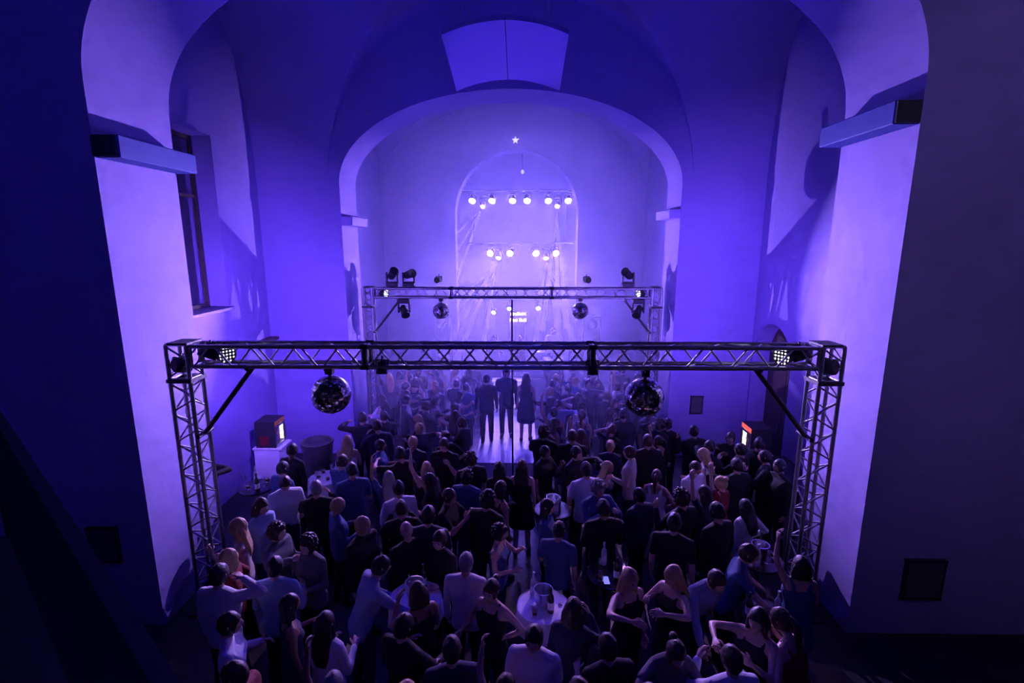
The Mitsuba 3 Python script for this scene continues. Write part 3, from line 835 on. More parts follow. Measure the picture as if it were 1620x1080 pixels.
def hair_man(style, n=3):
    t = trimesh.creation.icosphere(n)
    v = np.array(t.vertices)
    v = v * [.088, .113, .128] + [0, -.010, .010]
    v *= (1 + .13 * (meshkit.fbm(v * [30, 30, 16], 3, 5) - .5) + .05 * (meshkit.noise(v * [90, 90, 30], 8) - .5))[:, None]
    cap = to_man(trimesh.Trimesh(v, t.faces, process=False))
    # open the face and the nape
    cut = hull(((-.045, .15, .058), .026), ((.045, .15, .058), .026), ((-.070, .085, .01), .026), ((.070, .085, .01), .026), ((-.068, .07, -.07), .03), ((.068, .07, -.07), .03), ((-.04, .1, -.2), .05), ((.04, .1, -.2), .05), ((0, .17, .062), .03))
    m = cap - cut
    if style in ('short', 'bun', 'tail'):
        m = m - m3.Manifold.cube([.4, .4, .2], True).translate([0, 0, -.168])
    ms = [m]
    if style == 'bun':
        ms.append(hull(((0, -.10, .085), .045), ((0, -.115, .09), .04)))
    if style == 'tail':
        ms += [hull(((0, -.11, .06), .03), ((0, -.16, .02), .034)), hull(((0, -.16, .02), .034), ((0, -.17, -.10), .034)), hull(((0, -.17, -.10), .034), ((0, -.15, -.24), .016))]
    if style == 'long':
        ms += [hull(((-.055, -.05, 0), .045), ((.055, -.05, 0), .045), ((-.075, -.075, -.14), .035), ((.075, -.075, -.14), .035)),
               hull(((-.075, -.075, -.14), .036), ((.075, -.075, -.14), .036), ((-.07, -.105, -.30), .03), ((.07, -.105, -.30), .03)),
               hull(((-.07, -.105, -.30), .03), ((.07, -.105, -.30), .03), ((-.045, -.105, -.40), .018), ((.045, -.105, -.40), .018)),
               hull(((-.078, .0, 0), .022), ((-.088, .005, -.17), .022), ((-.08, -.06, -.2), .03)), hull(((.078, .0, 0), .022), ((.088, .005, -.17), .022), ((.08, -.06, -.2), .03))]
    if style == 'bob':
        ms += [hull(((-.06, -.05, 0), .045), ((.06, -.05, 0), .045), ((-.085, -.05, -.13), .032), ((.085, -.05, -.13), .032), ((0, -.09, -.12), .03)),
               hull(((-.08, .01, 0), .02), ((-.092, .012, -.12), .02), ((-.08, -.05, -.13), .03)), hull(((.08, .01, 0), .02), ((.092, .012, -.12), .02), ((.08, -.05, -.13), .03))]
    if style == 'curly':
        r2 = np.random.default_rng(3)
        for k in range(110 if n == 3 else 60):
            q = r2.normal(size=3)
            q /= np.linalg.norm(q)
            if q[1] > .45 and q[2] < .35 or q[2] < -.75:
                continue
            ms.append(m3.Manifold.hull_points(ICO0 * .026 + q * [.092, .112, .124] + [0, -.012, .014]))
    m = union(ms)
    t = man(m)
    if style in ('long', 'tail', 'bob'):
        t = smoothed(m, .03 if n == 3 else .06, 4)
        w = np.array(t.vertices)
        ang = np.arctan2(w[:, 0], w[:, 1] + .05)
        t.vertices = w + np.array([[1, 1, 0]]) * (np.sin(ang * 26 + w[:, 2:3][:, 0] * 10) * .0035)[:, None] * (w / (np.linalg.norm(w, axis=1, keepdims=True) + 1e-9)) * (w[:, 2] < .06)[:, None]
    return t


HAIR = {(k, l): hair_man(k, 3 - l) for l in (0, 1) for k in ('short', 'long', 'bun', 'tail', 'bob', 'curly')}

ARM = {'down': ((.16, -.02, -1), (.04, .22, -1)), 'drink': ((.22, .12, -1), (-.25, .9, .25)), 'phone': ((.18, .55, -.8), (-.2, .55, .9)), 'up': ((.45, .25, 1), (-.05, .15, 1)),
       'tohead': ((.95, .15, .25), (-.85, .1, .42)), 'table': ((.18, .6, -.8), (-.12, .9, -.25)), 'hug': ((.75, .65, .05), (-.55, .75, .1)), 'hips': ((.7, -.25, -.75), (-.8, .35, -.45)),
       'reach': ((.35, .85, -.35), (.25, .95, -.2)), 'clap': ((.25, .6, -.6), (-.55, .55, .65)), 'wide': ((1, .2, -.05), (.6, .5, .5)), 'swing': ((.5, -.25, -.8), (.25, .5, -.6))}


def hand(w, d, n, side):
    """palm and five bent fingers at the wrist w, pointing along d, palm facing n"""
    d = d / np.linalg.norm(d)
    n = n - d * (n @ d)
    n /= np.linalg.norm(n)
    s = np.cross(d, n) * side           # towards the thumb
    ms = [hull((w, .024), (w + d * .045 + s * .022, .017), (w + d * .045 - s * .022, .016), fine=False),
          hull((w + d * .045 + s * .022, .017), (w + d * .045 - s * .022, .016), (w + d * .088 + s * .032, .012), (w + d * .086 - s * .03, .011), fine=False)]
    for k, (o, l) in enumerate(((.031, .072), (.011, .080), (-.010, .075), (-.029, .058))):
        p0 = w + d * (.088 - .004 * abs(k - 1)) + s * o
        c1, c2 = .35 + .06 * k, 1.0 + .08 * k
        p1 = p0 + (d * math.cos(c1) + n * math.sin(c1)) * l * .55
        p2 = p1 + (d * math.cos(c2) + n * math.sin(c2)) * l * .5
        ms += [hull((p0, .0095), (p1, .0085), fine=False), hull((p1, .0085), (p2, .0068), fine=False)]
    t0 = w + d * .025 + s * .022
    t1 = t0 + (d * .6 + s * .75 + n * .3) / 1.0 * .042
    t2 = t1 + (d * .85 + s * .25 + n * .45) / 1.0 * .034
    ms += [hull((t0, .014), (t1, .011), fine=False), hull((t1, .011), (t2, .008), fine=False)]
    return ms


def person_parts(female, arms, lean=0.0, turn=0.0, nod=0.0, look=0.0, top='tee', step=.0, lod=1.0):
    """dict of part meshes in a frame whose feet stand at the origin, facing +y"""
    sh, hip, waist, bust = (.165, .095, .078, .10) if female else (.195, .092, .095, .115)
    P = np.array([0, 0, .95])
    R = rotz(turn) @ rotx(-lean)
    C = lambda x, y, z: P + R @ (np.array([x, y, z]) - P)
    tor = lambda e, top_z=1.43: [
        hull((C(-.085, 0, .93), hip + e), (C(.085, 0, .93), hip + e), (C(-.06, .005, 1.10), waist + e), (C(.06, .005, 1.10), waist + e)),
        hull((C(-.06, .005, 1.10), waist + e), (C(.06, .005, 1.10), waist + e), (C(-.085, .012, 1.28), bust + e), (C(.085, .012, 1.28), bust + e))]
    upper = lambda e: [hull((C(-.085, .012, 1.28), bust + e), (C(.085, .012, 1.28), bust + e), (C(-sh + .035, -.01, 1.40), .062 + e), (C(sh - .035, -.01, 1.40), .062 + e)),
                       hull((C(-sh + .02, -.01, 1.41), .056 + e), (C(sh - .02, -.01, 1.41), .056 + e), (C(0, -.015, 1.47), .052 + e))]
    bustm = [hull((C(s * .07, .07, 1.27), .062), (C(s * .06, .03, 1.30), .07)) for s in (-1, 1)] if female else []
    bustc = [hull((C(s * .07, .07, 1.27), .074), (C(s * .06, .03, 1.28), .082)) for s in (-1, 1)] if female else []
    # arms
    ua, fa = .29, .25
    arm_b, slv_s, slv_l, hands = [], [], [], []
    for s, a in zip((-1, 1), arms):
        d1, d2 = (np.array(q, float) * [s, 1, 1] for q in ARM[a])
        d1, d2 = R @ (d1 / np.linalg.norm(d1)), R @ (d2 / np.linalg.norm(d2))
        S = C(s * sh, -.01, 1.415)
        E = S + d1 * ua
        Wr = E + d2 * fa
        k = .86 if female else 1.0
        arm_b += [hull((S, .058 * k), (S + d1 * .12, .050 * k), (E, .039 * k)), hull((E, .039 * k), (E + d2 * .08, .041 * k), (Wr, .026 * k))]
        slv_s.append(hull((S, .070 * k), (S + d1 * .19, .062 * k)))
        slv_l += [hull((S, .070 * k), (S + d1 * .12, .063 * k), (E, .053 * k)), hull((E, .053 * k), (E + d2 * (fa - .015), .041 * k))]
        inward = R @ np.array([-s * .8, .3, .35]) if abs(d2[2]) > .6 else R @ np.array([-s * .5, 0, -.7])
        hands += hand(Wr, d2, inward, s)
    # legs
    leg_b, leg_c, feet, soles = [], [], [], []
    for s in (-1, 1):
        H, K, A = np.array([s * .088, 0, .90]), np.array([s * .10, .03 + s * step * .5, .50]), np.array([s * .105, -.02 + s * step, .085])
        leg_b += [hull((H, .085), (K, .056)), hull((K, .056), (K * .7 + A * .3 + [0, -.015, 0], .055), (A, .037)),
                  hull((A, .036), (A + [s * .01, .10, -.05], .028), (A + [0, -.035, -.05], .03))]
        leg_c += [hull((H + [0, 0, .04], .096), (H, .098), (K, .072)), hull((K, .072), (A + [0, 0, .0], .058))]
        feet.append(hull((A + [0, -.03, -.045], .040), (A + [s * .012, .10, -.052], .034), (A + [s * .016, .155, -.058], .026), (A, .046)))
    # head and neck
    N0, H0 = C(0, -.02, 1.47), C(0, .025 + .04 * max(0, lean), 1.635)
    Rh = rotz(turn + look) @ rotx(-(lean * .6 + nod))
    hd = HEAD[int(lod < 1)].copy()
    hd.vertices = np.array(hd.vertices) @ Rh.T + H0
    neck = hull((N0, .056 if not female else .048), (H0 + Rh @ [0, -.02, -.06], .052 if not female else .045))
    core = smoothed(union(tor(0) + upper(0) + bustm + arm_b + leg_b), .07 / lod, 5)
    ears = [e.transform(np.hstack([Rh, H0[:, None]])) for e in EAR]
    body = man(union([to_man(core), to_man(hd), neck] + ears + hands))
    out = {'body': body}
    cl = .016
    low = hull((C(-.085, 0, .86), hip + cl), (C(.085, 0, .86), hip + cl), (C(-.085, 0, .95), hip + cl), (C(.085, 0, .95), hip + cl))
    if top == 'tee':
        g = tor(cl) + upper(cl) + bustc + slv_s + [low]
    elif top in ('long', 'shirt', 'jacket'):
        g = tor(cl + .006 * (top == 'jacket')) + upper(cl) + bustc + slv_l + [low]
        if top != 'long':
            g += [hull((N0 + R @ [-.03, .0, .015], .046), (N0 + R @ [.03, .0, .015], .046), (N0 + R @ [0, .02, -.02], .06))]
    elif top == 'strap':
        g = tor(cl) + bustc + [low, hull((C(-.085, .012, 1.28), bust + .012), (C(.085, .012, 1.28), bust + .012), (C(-.075, 0, 1.33), .07), (C(.075, 0, 1.33), .07))]
        g += [hull((C(s * .085, .075, 1.35), .014), (C(s * .10, .0, 1.478), .012)) + hull((C(s * .085, -.10, 1.36), .014), (C(s * .10, .0, 1.478), .012)) for s in (-1, 1)]
    elif top == 'dress':
        g = tor(cl) + bustc + [low, hull((C(-.085, .012, 1.28), bust + .012), (C(.085, .012, 1.28), bust + .012), (C(-.08, 0, 1.36), .07), (C(.08, 0, 1.36), .07))] + \
            [hull((C(-.085, 0, .93), hip + cl), (C(.085, 0, .93), hip + cl), ((-.12, 0, .58), .12), ((.12, 0, .58), .12), ((0, .05, .56), .12))] + [hull((C(s * .085, .06, 1.35), .03), (C(s * .11, -.02, 1.46), .03), (C(s * .085, -.08, 1.35), .03)) for s in (-1, 1)]
    t = smoothed(union(g), .06 / lod, 4)
    v = np.array(t.vertices)
    n = np.array(t.vertex_normals)
    t.vertices = v + n * (.018 * (meshkit.fbm(v * [9, 9, 14], 2, 3) - .5))[:, None]
    out['dress' if top == 'dress' else 'jacket' if top == 'jacket' else 'top' if female or top != 'shirt' else 'shirt'] = t
    if top != 'dress':
        out['trousers'] = smoothed(union(leg_c + [hull((np.array([-.085, 0, .93]), hip + .012), (np.array([.085, 0, .93]), hip + .012), (np.array([-.09, 0, .86]), .1), (np.array([.09, 0, .86]), .1))]), .10 / lod, 3)
    out['shoes'] = man(union(feet))
    M = np.eye(4)
    M[:3, :3], M[:3, 3] = Rh, H0
    out['head_frame'] = M
    return out


SKIN = {'fair': (.46, .31, .25), 'tan': (.36, .23, .17), 'brown': (.22, .13, .09)}
HAIRC = {'black': (.012, .011, .011), 'dark brown': (.035, .022, .016), 'blonde': (.36, .25, .12), 'grey': (.17, .17, .17)}
CLOTH = {'black': (.014, .014, .016), 'navy': (.02, .024, .05), 'grey': (.10, .10, .11), 'white': (.56, .56, .58), 'pale blue': (.22, .28, .44), 'dark red': (.16, .015, .02), 'blue': (.05, .08, .20), 'cream': (.42, .38, .33)}
for k, c in SKIN.items():
    bs('skin_' + k, pr(c, .45, spec=.45))
for k, c in HAIRC.items():
    bs('hair_' + k.replace(' ', '_'), pr(c, .5, spec=.45, sheen=.5))
for k, c in CLOTH.items():
    bs('cloth_' + k.replace(' ', '_'), pr(c, .8, spec=.25, sheen=.4))
bs('shoe_black', pr((.02, .02, .02), .4))
bs('eye_white', pr((.10, .09, .09), .15))

TEMPL = {}


def template(female, arms, lean, nod, look, top, step, lod):
    key = (female, arms, lean, nod, look, top, step, lod)
    if key not in TEMPL:
        p = person_parts(female, arms, lean, 0, nod, look, top, step, lod)
        M = p.pop('head_frame')
        TEMPL[key] = ({k: mikit.ply(m, None, 42) for k, m in p.items()}, M)
    return TEMPL[key]


HAIRPLY = {k: mikit.ply(m, None, 50) for k, m in HAIR.items()}
EYE = mikit.ply(trimesh.creation.icosphere(1, .0125), 'eye_white', True)
PEOPLE = []


def ref(k):
    return {'type': 'ref', 'id': k}


def person(x, y, rz, female=False, arms=('down', 'down'), lean=0.0, nod=0.05, look=0.0, top='tee', step=.05, hair='short', hairc='black', cloth='black', legs='black', skin='fair', h=1.0, z=0.0, label=None, group=None, eyes=False, lod=1.0):
    """rz: degrees anticlockwise from facing the stage (+y)"""
    key = num('person')
    parts, M = template(female, arms, lean, nod, look, top, step, lod)
    to = T().translate([float(x), float(y), float(z)]).rotate([0, 0, 1], float(rz)).scale([h, h, h])
    for k, d in parts.items():
        mat = {'body': 'skin_' + skin, 'trousers': 'cloth_' + legs.replace(' ', '_'), 'shoes': 'shoe_black'}.get(k, 'cloth_' + cloth.replace(' ', '_'))
        scene[f'{key}__{k}'] = {**d, 'to_world': to, 'bsdf': ref(mat)}
    if hair:
        scene[f'{key}__hair'] = {**HAIRPLY[hair, int(lod < 1)], 'to_world': to @ T(M), 'bsdf': ref('hair_' + hairc.replace(' ', '_'))}
    if eyes:
        for k, s in enumerate((-1, 1)):
            scene[f'{key}__eye' + ('_001' if k else '')] = {**EYE, 'to_world': to @ T(M) @ T().translate([s * .031, .079, .007])}
    PEOPLE.append(dict(key=key, x=x, y=y, rz=rz, female=female, top=top, hair=hair, hairc=hairc, cloth=cloth, arms=arms, lean=lean, label=label))
    labels[key] = {'category': 'person', **({'label': label} if label else {}), **({'group': group} if group else {})}
    return key
# ------------------------------------------------------------------ drinks tables, coolers
bs('glass', {'type': 'dielectric', 'int_ior': 1.5})
bs('bottle_dark', pr((.02, .035, .025), .08, spec=.8))
bs('bottle_clear', pr((.45, .48, .55), .06, spec=.9))
bs('silver', pr((.75, .75, .78), .15, 1.0))
bs('linen', pr((.72, .72, .72), .8))
bs('liquid', pr((.45, .30, .10), .1, spec=.8))
BOTTLE = mikit.ply(lathe([(0, 0), (.036, 0), (.038, .01), (.038, .18), (.030, .215), (.014, .24), (.013, .30), (.015, .305), (.015, .318), (0, .318)], 14), None, 40)
LABEL = mikit.ply(lathe([(.0385, .05), (.039, .052), (.039, .14), (.0385, .142)], 14), None, 40)
TUMBLER = mikit.ply(lathe([(0, 0), (.03, 0), (.036, .10), (.0335, .10), (.028, .012), (0, .012)], 14), None, 40)
DRINK = mikit.ply(lathe([(0, .014), (.0272, .014), (.0315, .065), (0, .065)], 14), None, 40)
FLUTE = mikit.ply(lathe([(0, 0), (.032, 0), (.032, .004), (.005, .010), (.004, .09), (.022, .13), (.026, .22), (.0245, .22), (.0205, .135), (0, .10)], 14), None, 40)
BUCKET = mikit.ply(lathe([(0, 0), (.085, 0), (.11, .20), (.117, .205), (.117, .215), (.105, .215), (.08, .012), (0, .012)], 20), None, 40)
TABLES = [(-1.02, 5.36, 'by the bun-haired woman', 1), (.52, 5.25, 'at bottom centre', 1), (3.06, 5.12, 'by the right near truss tower', 0), (3.5, 6.2, 'just beyond the right near tower', 0),
          (-4.4, 8.15, 'before the left cooler', 0), (-3.3, 8.5, 'beyond the man in white', 1), (.78, 7.45, 'before the catwalk end', 0), (1.42, 5.85, 'behind the blondes', 0)]
TPOS = [(-3.95, 9.75)]
for i, (x, y, where, white) in enumerate(TABLES):
    key = num('cocktail_table')
    tag(key, f'{"white-clothed" if white else "dark"} standing cocktail table {where}', 'table')
    TPOS.append((x, y))
    obj(key + '__table_top', lathe([(0, 1.065), (.30, 1.065), (.31, 1.075), (.31, 1.09), (.30, 1.10), (0, 1.10)], 24, (x, y, 0)), 'linen' if white else 'black_gloss', smooth=40)
    obj(key + '__column', lathe([(.03, .03), (.03, 1.066)], 12, (x, y, 0)), 'aluminium', smooth=True)
    obj(key + '__base', lathe([(0, 0), (.24, 0), (.24, .015), (.04, .035), (0, .035)], 20, (x, y, 0)), 'black_matte', smooth=30)
    if white:
        t = lathe([(.315, 1.102), (.318, 1.08), (.325, .95), (.33, .83)], 40, (x, y, 0))
        v = np.array(t.vertices)
        a_ = np.arctan2(v[:, 1] - y, v[:, 0] - x)
        k_ = 1 + .05 * np.sin(a_ * 9 + i) * np.clip((1.08 - v[:, 2]) / .25, 0, 1)
        v[:, 0], v[:, 1] = x + (v[:, 0] - x) * k_, y + (v[:, 1] - y) * k_
        t.vertices = v
        obj(key + '__cloth', t, 'linen', smooth=60)
    spots = []
    n = 6 if i != 6 else 5
    for j in range(n):
        a_ = 2 * math.pi * (j + .3 * rng.random()) / n + i
        rr = .20 if j % 2 else .14
        spots.append((x + rr * math.cos(a_), y + rr * math.sin(a_)))
    for j, (px, py) in enumerate(spots):
        to = T().translate([px, py, 1.1015])
        mate = {2: 5, 5: 2, 1: 4, 4: 1, 3: 0, 0: 3}[j]
        side = 'nearer' if mate >= n or py < spots[mate][1] else 'farther'
        g = f'drinks on the table {where}'
        if j == 0 and i in (0, 1, 3, 6):
            k = num('ice_bucket')
            to = T().translate([x, y, 1.1015])
            scene[k] = {**BUCKET, 'to_world': to, 'bsdf': ref('silver')}
            tag(k, f'silver ice bucket in the middle of the table {where}', 'ice bucket')
        elif j in (1, 4):
            k = num('bottle')
            dark = (i + j) % 2
            scene[k + '__glass'] = {**BOTTLE, 'to_world': to, 'bsdf': ref('bottle_dark' if dark else 'bottle_clear')}
            scene[k + '__label'] = {**LABEL, 'to_world': to, 'bsdf': ref('linen')}
            tag(k, f'{"dark" if dark else "clear"} bottle with a pale label, {side} on the table {where}', 'bottle', g)
        elif j in (2, 5):
            k = num('flute_glass')
            scene[k] = {**FLUTE, 'to_world': to, 'bsdf': ref('glass')}
            tag(k, f'{side} stemmed glass on the table {where}', 'glass', g)
        else:
            k = num('tumbler')
            scene[k] = {**TUMBLER, 'to_world': to, 'bsdf': ref('glass')}
            scene[k + '__drink'] = {**DRINK, 'to_world': to, 'bsdf': ref('liquid')}
            tag(k, f'{side} tumbler with a drink on the table {where}', 'glass', g)

bs('cooler_glow', pr((.6, .6, .6), .4))
bs('can_red', pr((.5, .03, .03), .3))
bs('can_blue', pr((.10, .16, .45), .3))
bs('cooler_red', pr((.13, .01, .015), .5))
CAN = mikit.ply(lathe([(0, 0), (.024, 0), (.027, .008), (.027, .155), (.022, .168), (0, .168)], 10), None, 40)


def cooler(x, y, s, z0, where, redtop):
    """counter-top cooler with a lit glass door facing s (+1: +x) on a white plinth"""
    pl = num('plinth')
    tag(pl, f'white square plinth under the lit drinks cooler {where}', 'plinth')
    obj(pl + '__body', box(x - .27, x + .27, y - .25, y + .25, .0, z0 - .04, .006), 'white_paint')
    obj(pl + '__top', box(x - .29, x + .33 if s > 0 else x + .29, y - .27, y + .27, z0 - .04, z0, .006) if s > 0 else box(x - .33, x + .29, y - .27, y + .27, z0 - .04, z0, .006), 'white_paint')
    key = num('drinks_cooler')
    tag(key, f'small dark drinks cooler with lit glass door, {where}', 'cooler')
    h, w, d = .58, .21, .24
    inner = x + s * (w - .09)
    sh = m3.Manifold.cube([2 * w, 2 * d, h]).translate([x - w, y - d, z0 + .001]) - m3.Manifold.cube([.36, 2 * d - .08, h - .16]).translate([x - .14 if s > 0 else x - .22, y - d + .04, z0 + .05])
    obj(key + '__cabinet', man(sh), 'black_matte')
    scene[key + '__light_panel'] = mikit.ply(box(*sorted((x - s * .12, x + s * .19)), y + d - .052, y + d - .044, z0 + .06, z0 + h - .13), 'cooler_glow', emitter={'type': 'area', 'radiance': glow((2.6, 2.5, 2.4)), 'sampling_weight': .08})
    obj(key + '__sticker', box(x - .12, x + .08, y - d - .004, y - d + .001, z0 + .06, z0 + .26), 'cooler_red', label='red printed side')
    scene[key + '__header'] = mikit.ply(box(*sorted((x + s * w, x + s * (w + .012))), y - d + .03, y + d - .03, z0 + h - .10, z0 + h - .01), 'cooler_red', emitter={'type': 'area', 'radiance': glow((.9, .12, .10) if redtop else (.10, .03, .04)), 'sampling_weight': .03})
    tag(key + '__header', 'glowing red header')
    fr = m3.Manifold.cube([.02, 2 * d - .02, h - .12]) - m3.Manifold.cube([.1, 2 * d - .1, h - .2]).translate([-.04, .04, .04])
    obj(key + '__door', man(fr.translate([x + s * (w + .012) - .01, y - d + .01, z0 + .01])), 'aluminium')
    q = x + s * (w + .008)
    obj(key + '__door__pane', trimesh.Trimesh([[q, y - d + .04, z0 + .04], [q, y + d - .04, z0 + .04], [q, y + d - .04, z0 + h - .14], [q, y - d + .04, z0 + h - .14]], [[0, 1, 2], [0, 2, 3]], process=False), 'night_glass')
    obj(key + '__shelf', box(*sorted((x - s * .12, x + s * .17)), y - d + .05, y + d - .05, z0 + .245, z0 + .252), 'aluminium')
    for r_, zz in enumerate((z0 + .055, z0 + .256)):
        for j in range(5):
            k = num('drink_can')
            scene[k] = {**CAN, 'to_world': T().translate([x + s * .10, y - .15 + j * .075, zz]), 'bsdf': ref('can_blue' if (j + r_) % 2 else 'can_red')}
            tag(k, f'{("first", "second", "third", "fourth", "fifth")[j]} can from the near side, {"upper" if r_ else "lower"} shelf, cooler {where}', 'can', f'cans in the cooler {where}')


cooler(-5.22, 10.35, 1, .98, 'under the tall window', False)
cooler(5.18, 10.0, -1, 1.02, 'near the round-headed doorway', True)
# dark counter beyond the right crowd edge
tag('bar_counter', 'dark bar counter in shadow between the cooler plinth and the near arch, doorway side', 'counter')
obj('bar_counter__body', box(5.15, 5.55, 7.9, 9.6, 0, 1.04, .01), 'dark_panel')
obj('bar_counter__worktop', box(5.08, 5.62, 7.85, 9.65, 1.04, 1.08, .008), 'black_gloss')

bs('phone_screen', pr((.05, .05, .06), .2))
obj('smartphone', box(1.30, 1.38, 5.62, 5.78, 1.1012, 1.109, .003), 'black_gloss', label='smartphone with a bright blue screen lying on the table behind the blondes', category='smartphone')
scene['smartphone__screen'] = mikit.ply(box(1.304, 1.376, 5.626, 5.774, 1.109, 1.1105), 'phone_screen', emitter={'type': 'area', 'radiance': glow((.25, .25, 1.6)), 'sampling_weight': .02})
obj('planter', lathe([(0, 0), (.17, 0), (.19, .03), (.31, 1.22), (.33, 1.26), (.33, 1.30), (.29, 1.30), (.27, 1.20), (0, 1.18)], 24, (-3.95, 9.75, 0)), 'dark_panel', smooth=35, label='tall dark tapered planter by the left wall behind the crowd', category='planter')

# ------------------------------------------------------------------ the crowd: people one can point to
NEAR = dict(lod=1.0)
person(-3.10, 4.92, -8, arms=('down', 'tohead'), top='shirt', cloth='white', legs='black', hair='short', hairc='black', h=1.03, label='man in a white shirt seen from behind, one arm bent up to his head', **NEAR)
person(-2.58, 5.14, 4, arms=('drink', 'drink'), top='long', cloth='pale blue', legs='black', hair='short', hairc='black', label='man in a pale long-sleeved top, back turned, right of the man touching his head', **NEAR)
person(-1.70, 4.33, -14, True, ('drink', 'drink'), top='long', cloth='white', legs='black', hair='long', hairc='black', h=.97, label='woman with long black hair down the back of her white top', **NEAR)
person(-1.62, 5.13, -60, arms=('table', 'reach'), lean=.35, top='shirt', cloth='pale blue', legs='navy', hair='short', hairc='black', label='man in a pale blue shirt leaning towards the white-clothed table', **NEAR)
person(-.06, 4.86, 150, True, ('hips', 'swing'), top='strap', cloth='black', legs='black', hair='bun', hairc='dark brown', skin='fair', h=.98, eyes=True, label='woman in a black strapped top with bare arms, hair tied up, facing the camera', **NEAR)
person(.38, 4.15, 165, arms=('down', 'drink'), top='tee', cloth='white', legs='navy', hair='short', hairc='black', eyes=True, label='man in a white T-shirt facing the camera at the bottom centre', **NEAR)
person(-.38, 3.97, 10, arms=('drink', 'down'), top='tee', cloth='navy', legs='black', hair='short', hairc='dark brown', label='man in a navy T-shirt with his back turned at the bottom edge', **NEAR)
person(1.46, 5.02, 205, True, ('down', 'hug'), top='strap', cloth='black', legs='black', hair='long', hairc='blonde', eyes=True, label='long-haired blonde woman in black, facing the camera beside her blonde friend', **NEAR)
person(1.98, 5.08, 120, True, ('hug', 'clap'), top='dress', cloth='black', hair='long', hairc='blonde', nod=.25, label='blonde woman in a black dress hugging towards the other blonde woman', **NEAR)
person(2.36, 5.42, 200, arms=('down', 'reach'), lean=.45, top='shirt', cloth='pale blue', legs='navy', hair='short', hairc='dark brown', label='man in a pale blue shirt bending forward with one arm stretched out', **NEAR)
person(2.84, 5.62, -115, arms=('table', 'reach'), lean=.25, top='tee', cloth='blue', legs='black', hair='short', hairc='dark brown', label='man in a blue T-shirt bent over beside the near truss tower', **NEAR)
person(2.98, 4.25, 30, arms=('hips', 'phone'), lean=.3, top='strap', female=True, cloth='dark red', legs='black', hair='tail', hairc='dark brown', label='woman with a ponytail and bare arms bending at the lower corner of the crowd', **NEAR)
person(2.62, 4.42, 130, True, ('clap', 'hug'), top='strap', cloth='black', legs='black', hair='bob', hairc='dark brown', label='woman in black with bobbed hair beside the ponytailed woman', **NEAR)
person(-3.50, 7.34, 215, arms=('drink', 'table'), nod=.45, lean=.15, top='shirt', cloth='white', legs='navy', hair='short', hairc='dark brown', label='man in a white shirt looking down, nearest to the cooler with the white plinth', **NEAR)
person(-1.60, 7.05, 30, arms=('drink', 'down'), top='shirt', cloth='white', legs='black', hair='short', hairc='black', label='man in a white shirt in the dense crowd left of the catwalk end', **NEAR)
person(1.32, 7.60, 12, arms=('drink', 'drink'), top='tee', cloth='white', legs='black', hair='short', hairc='dark brown', h=1.04, label='broad man in a white T-shirt, back turned, right of the catwalk end', **NEAR)
person(2.22, 8.45, 70, arms=('drink', 'down'), top='shirt', cloth='cream', legs='navy', hair='short', hairc='dark brown', label='man in a cream shirt below the mirror ball nearest the doorway', lod=.7)
person(-.98, 6.12, -4, arms=('drink', 'drink'), top='tee', cloth='navy', legs='black', hair='short', hairc='black', h=1.06, label='broad-shouldered man in a navy T-shirt, back turned, mid crowd', **NEAR)
person(-1.22, 5.92, 40, arms=('down', 'drink'), top='long', cloth='black', legs='black', hair=None, hairc='black', label='bald man in black beside the broad-shouldered man', **NEAR)
person(-2.38, 5.62, 160, True, ('drink', 'hips'), top='long', cloth='grey', legs='black', hair='curly', hairc='dark brown', label='curly-haired woman in a grey top behind the man in the pale long-sleeved top', **NEAR)
person(-3.45, 5.98, 110, True, ('clap', 'drink'), top='strap', cloth='cream', legs='black', hair='long', hairc='blonde', label='blonde woman in a cream top by the foot of the near truss tower', **NEAR)
person(-2.92, 5.88, -100, arms=('drink', 'hug'), top='shirt', cloth='grey', legs='black', hair='curly', hairc='dark brown', label='curly-haired man in a grey shirt facing the blonde woman by the truss tower', **NEAR)
person(-.10, 7.84, 6, True, ('down', 'drink'), top='long', cloth='black', legs='black', hair='long', hairc='black', h=.98, label='dark woman silhouette, long hair, left of two before the catwalk front', **NEAR)
person(.28, 7.92, -6, True, ('drink', 'down'), top='dress', cloth='black', hair='long', hairc='dark brown', h=.98, label='dark woman silhouette, long hair, right of two before the catwalk front', **NEAR)
person(.78, 4.50, -20, True, ('drink', 'clap'), top='long', cloth='navy', legs='black', hair='bob', hairc='dark brown', label='woman in navy with bobbed hair, right of the man in the white T-shirt', **NEAR)
person(1.66, 4.25, 185, True, ('reach', 'hug'), lean=.3, top='tee', cloth='grey', legs='navy', hair='bun', hairc='dark brown', label='woman in a grey T-shirt bending forward below the blonde women', **NEAR)
person(1.06, 4.02, 15, arms=('drink', 'down'), top='tee', cloth='black', legs='black', hair='short', hairc='black', label='man in a black T-shirt at the bottom edge, left of the bending woman', **NEAR)
person(-.90, 4.25, -30, arms=('drink', 'table'), top='jacket', cloth='black', legs='black', hair='short', hairc='black', label='man in a black jacket at the bottom edge, beside the woman in the white top', **NEAR)
person(-.76, 5.74, 150, True, ('drink', 'drink'), top='long', cloth='black', legs='black', hair='tail', hairc='dark brown', eyes=True, look=.2, label='ponytailed woman in black facing the camera, behind the white-clothed table', **NEAR)
person(-.58, 12.0, 0, arms=('down', 'down'), top='jacket', cloth='black', legs='black', hair='short', hairc='black', z=.37, label='first of three dark figures standing on the catwalk, from the window side', lod=.7)
person(-.10, 12.35, 175, arms=('down', 'drink'), top='jacket', cloth='navy', legs='black', hair='short', hairc='black', z=.37, h=1.05, label='tallest and middle of three dark figures standing on the catwalk', lod=.7)
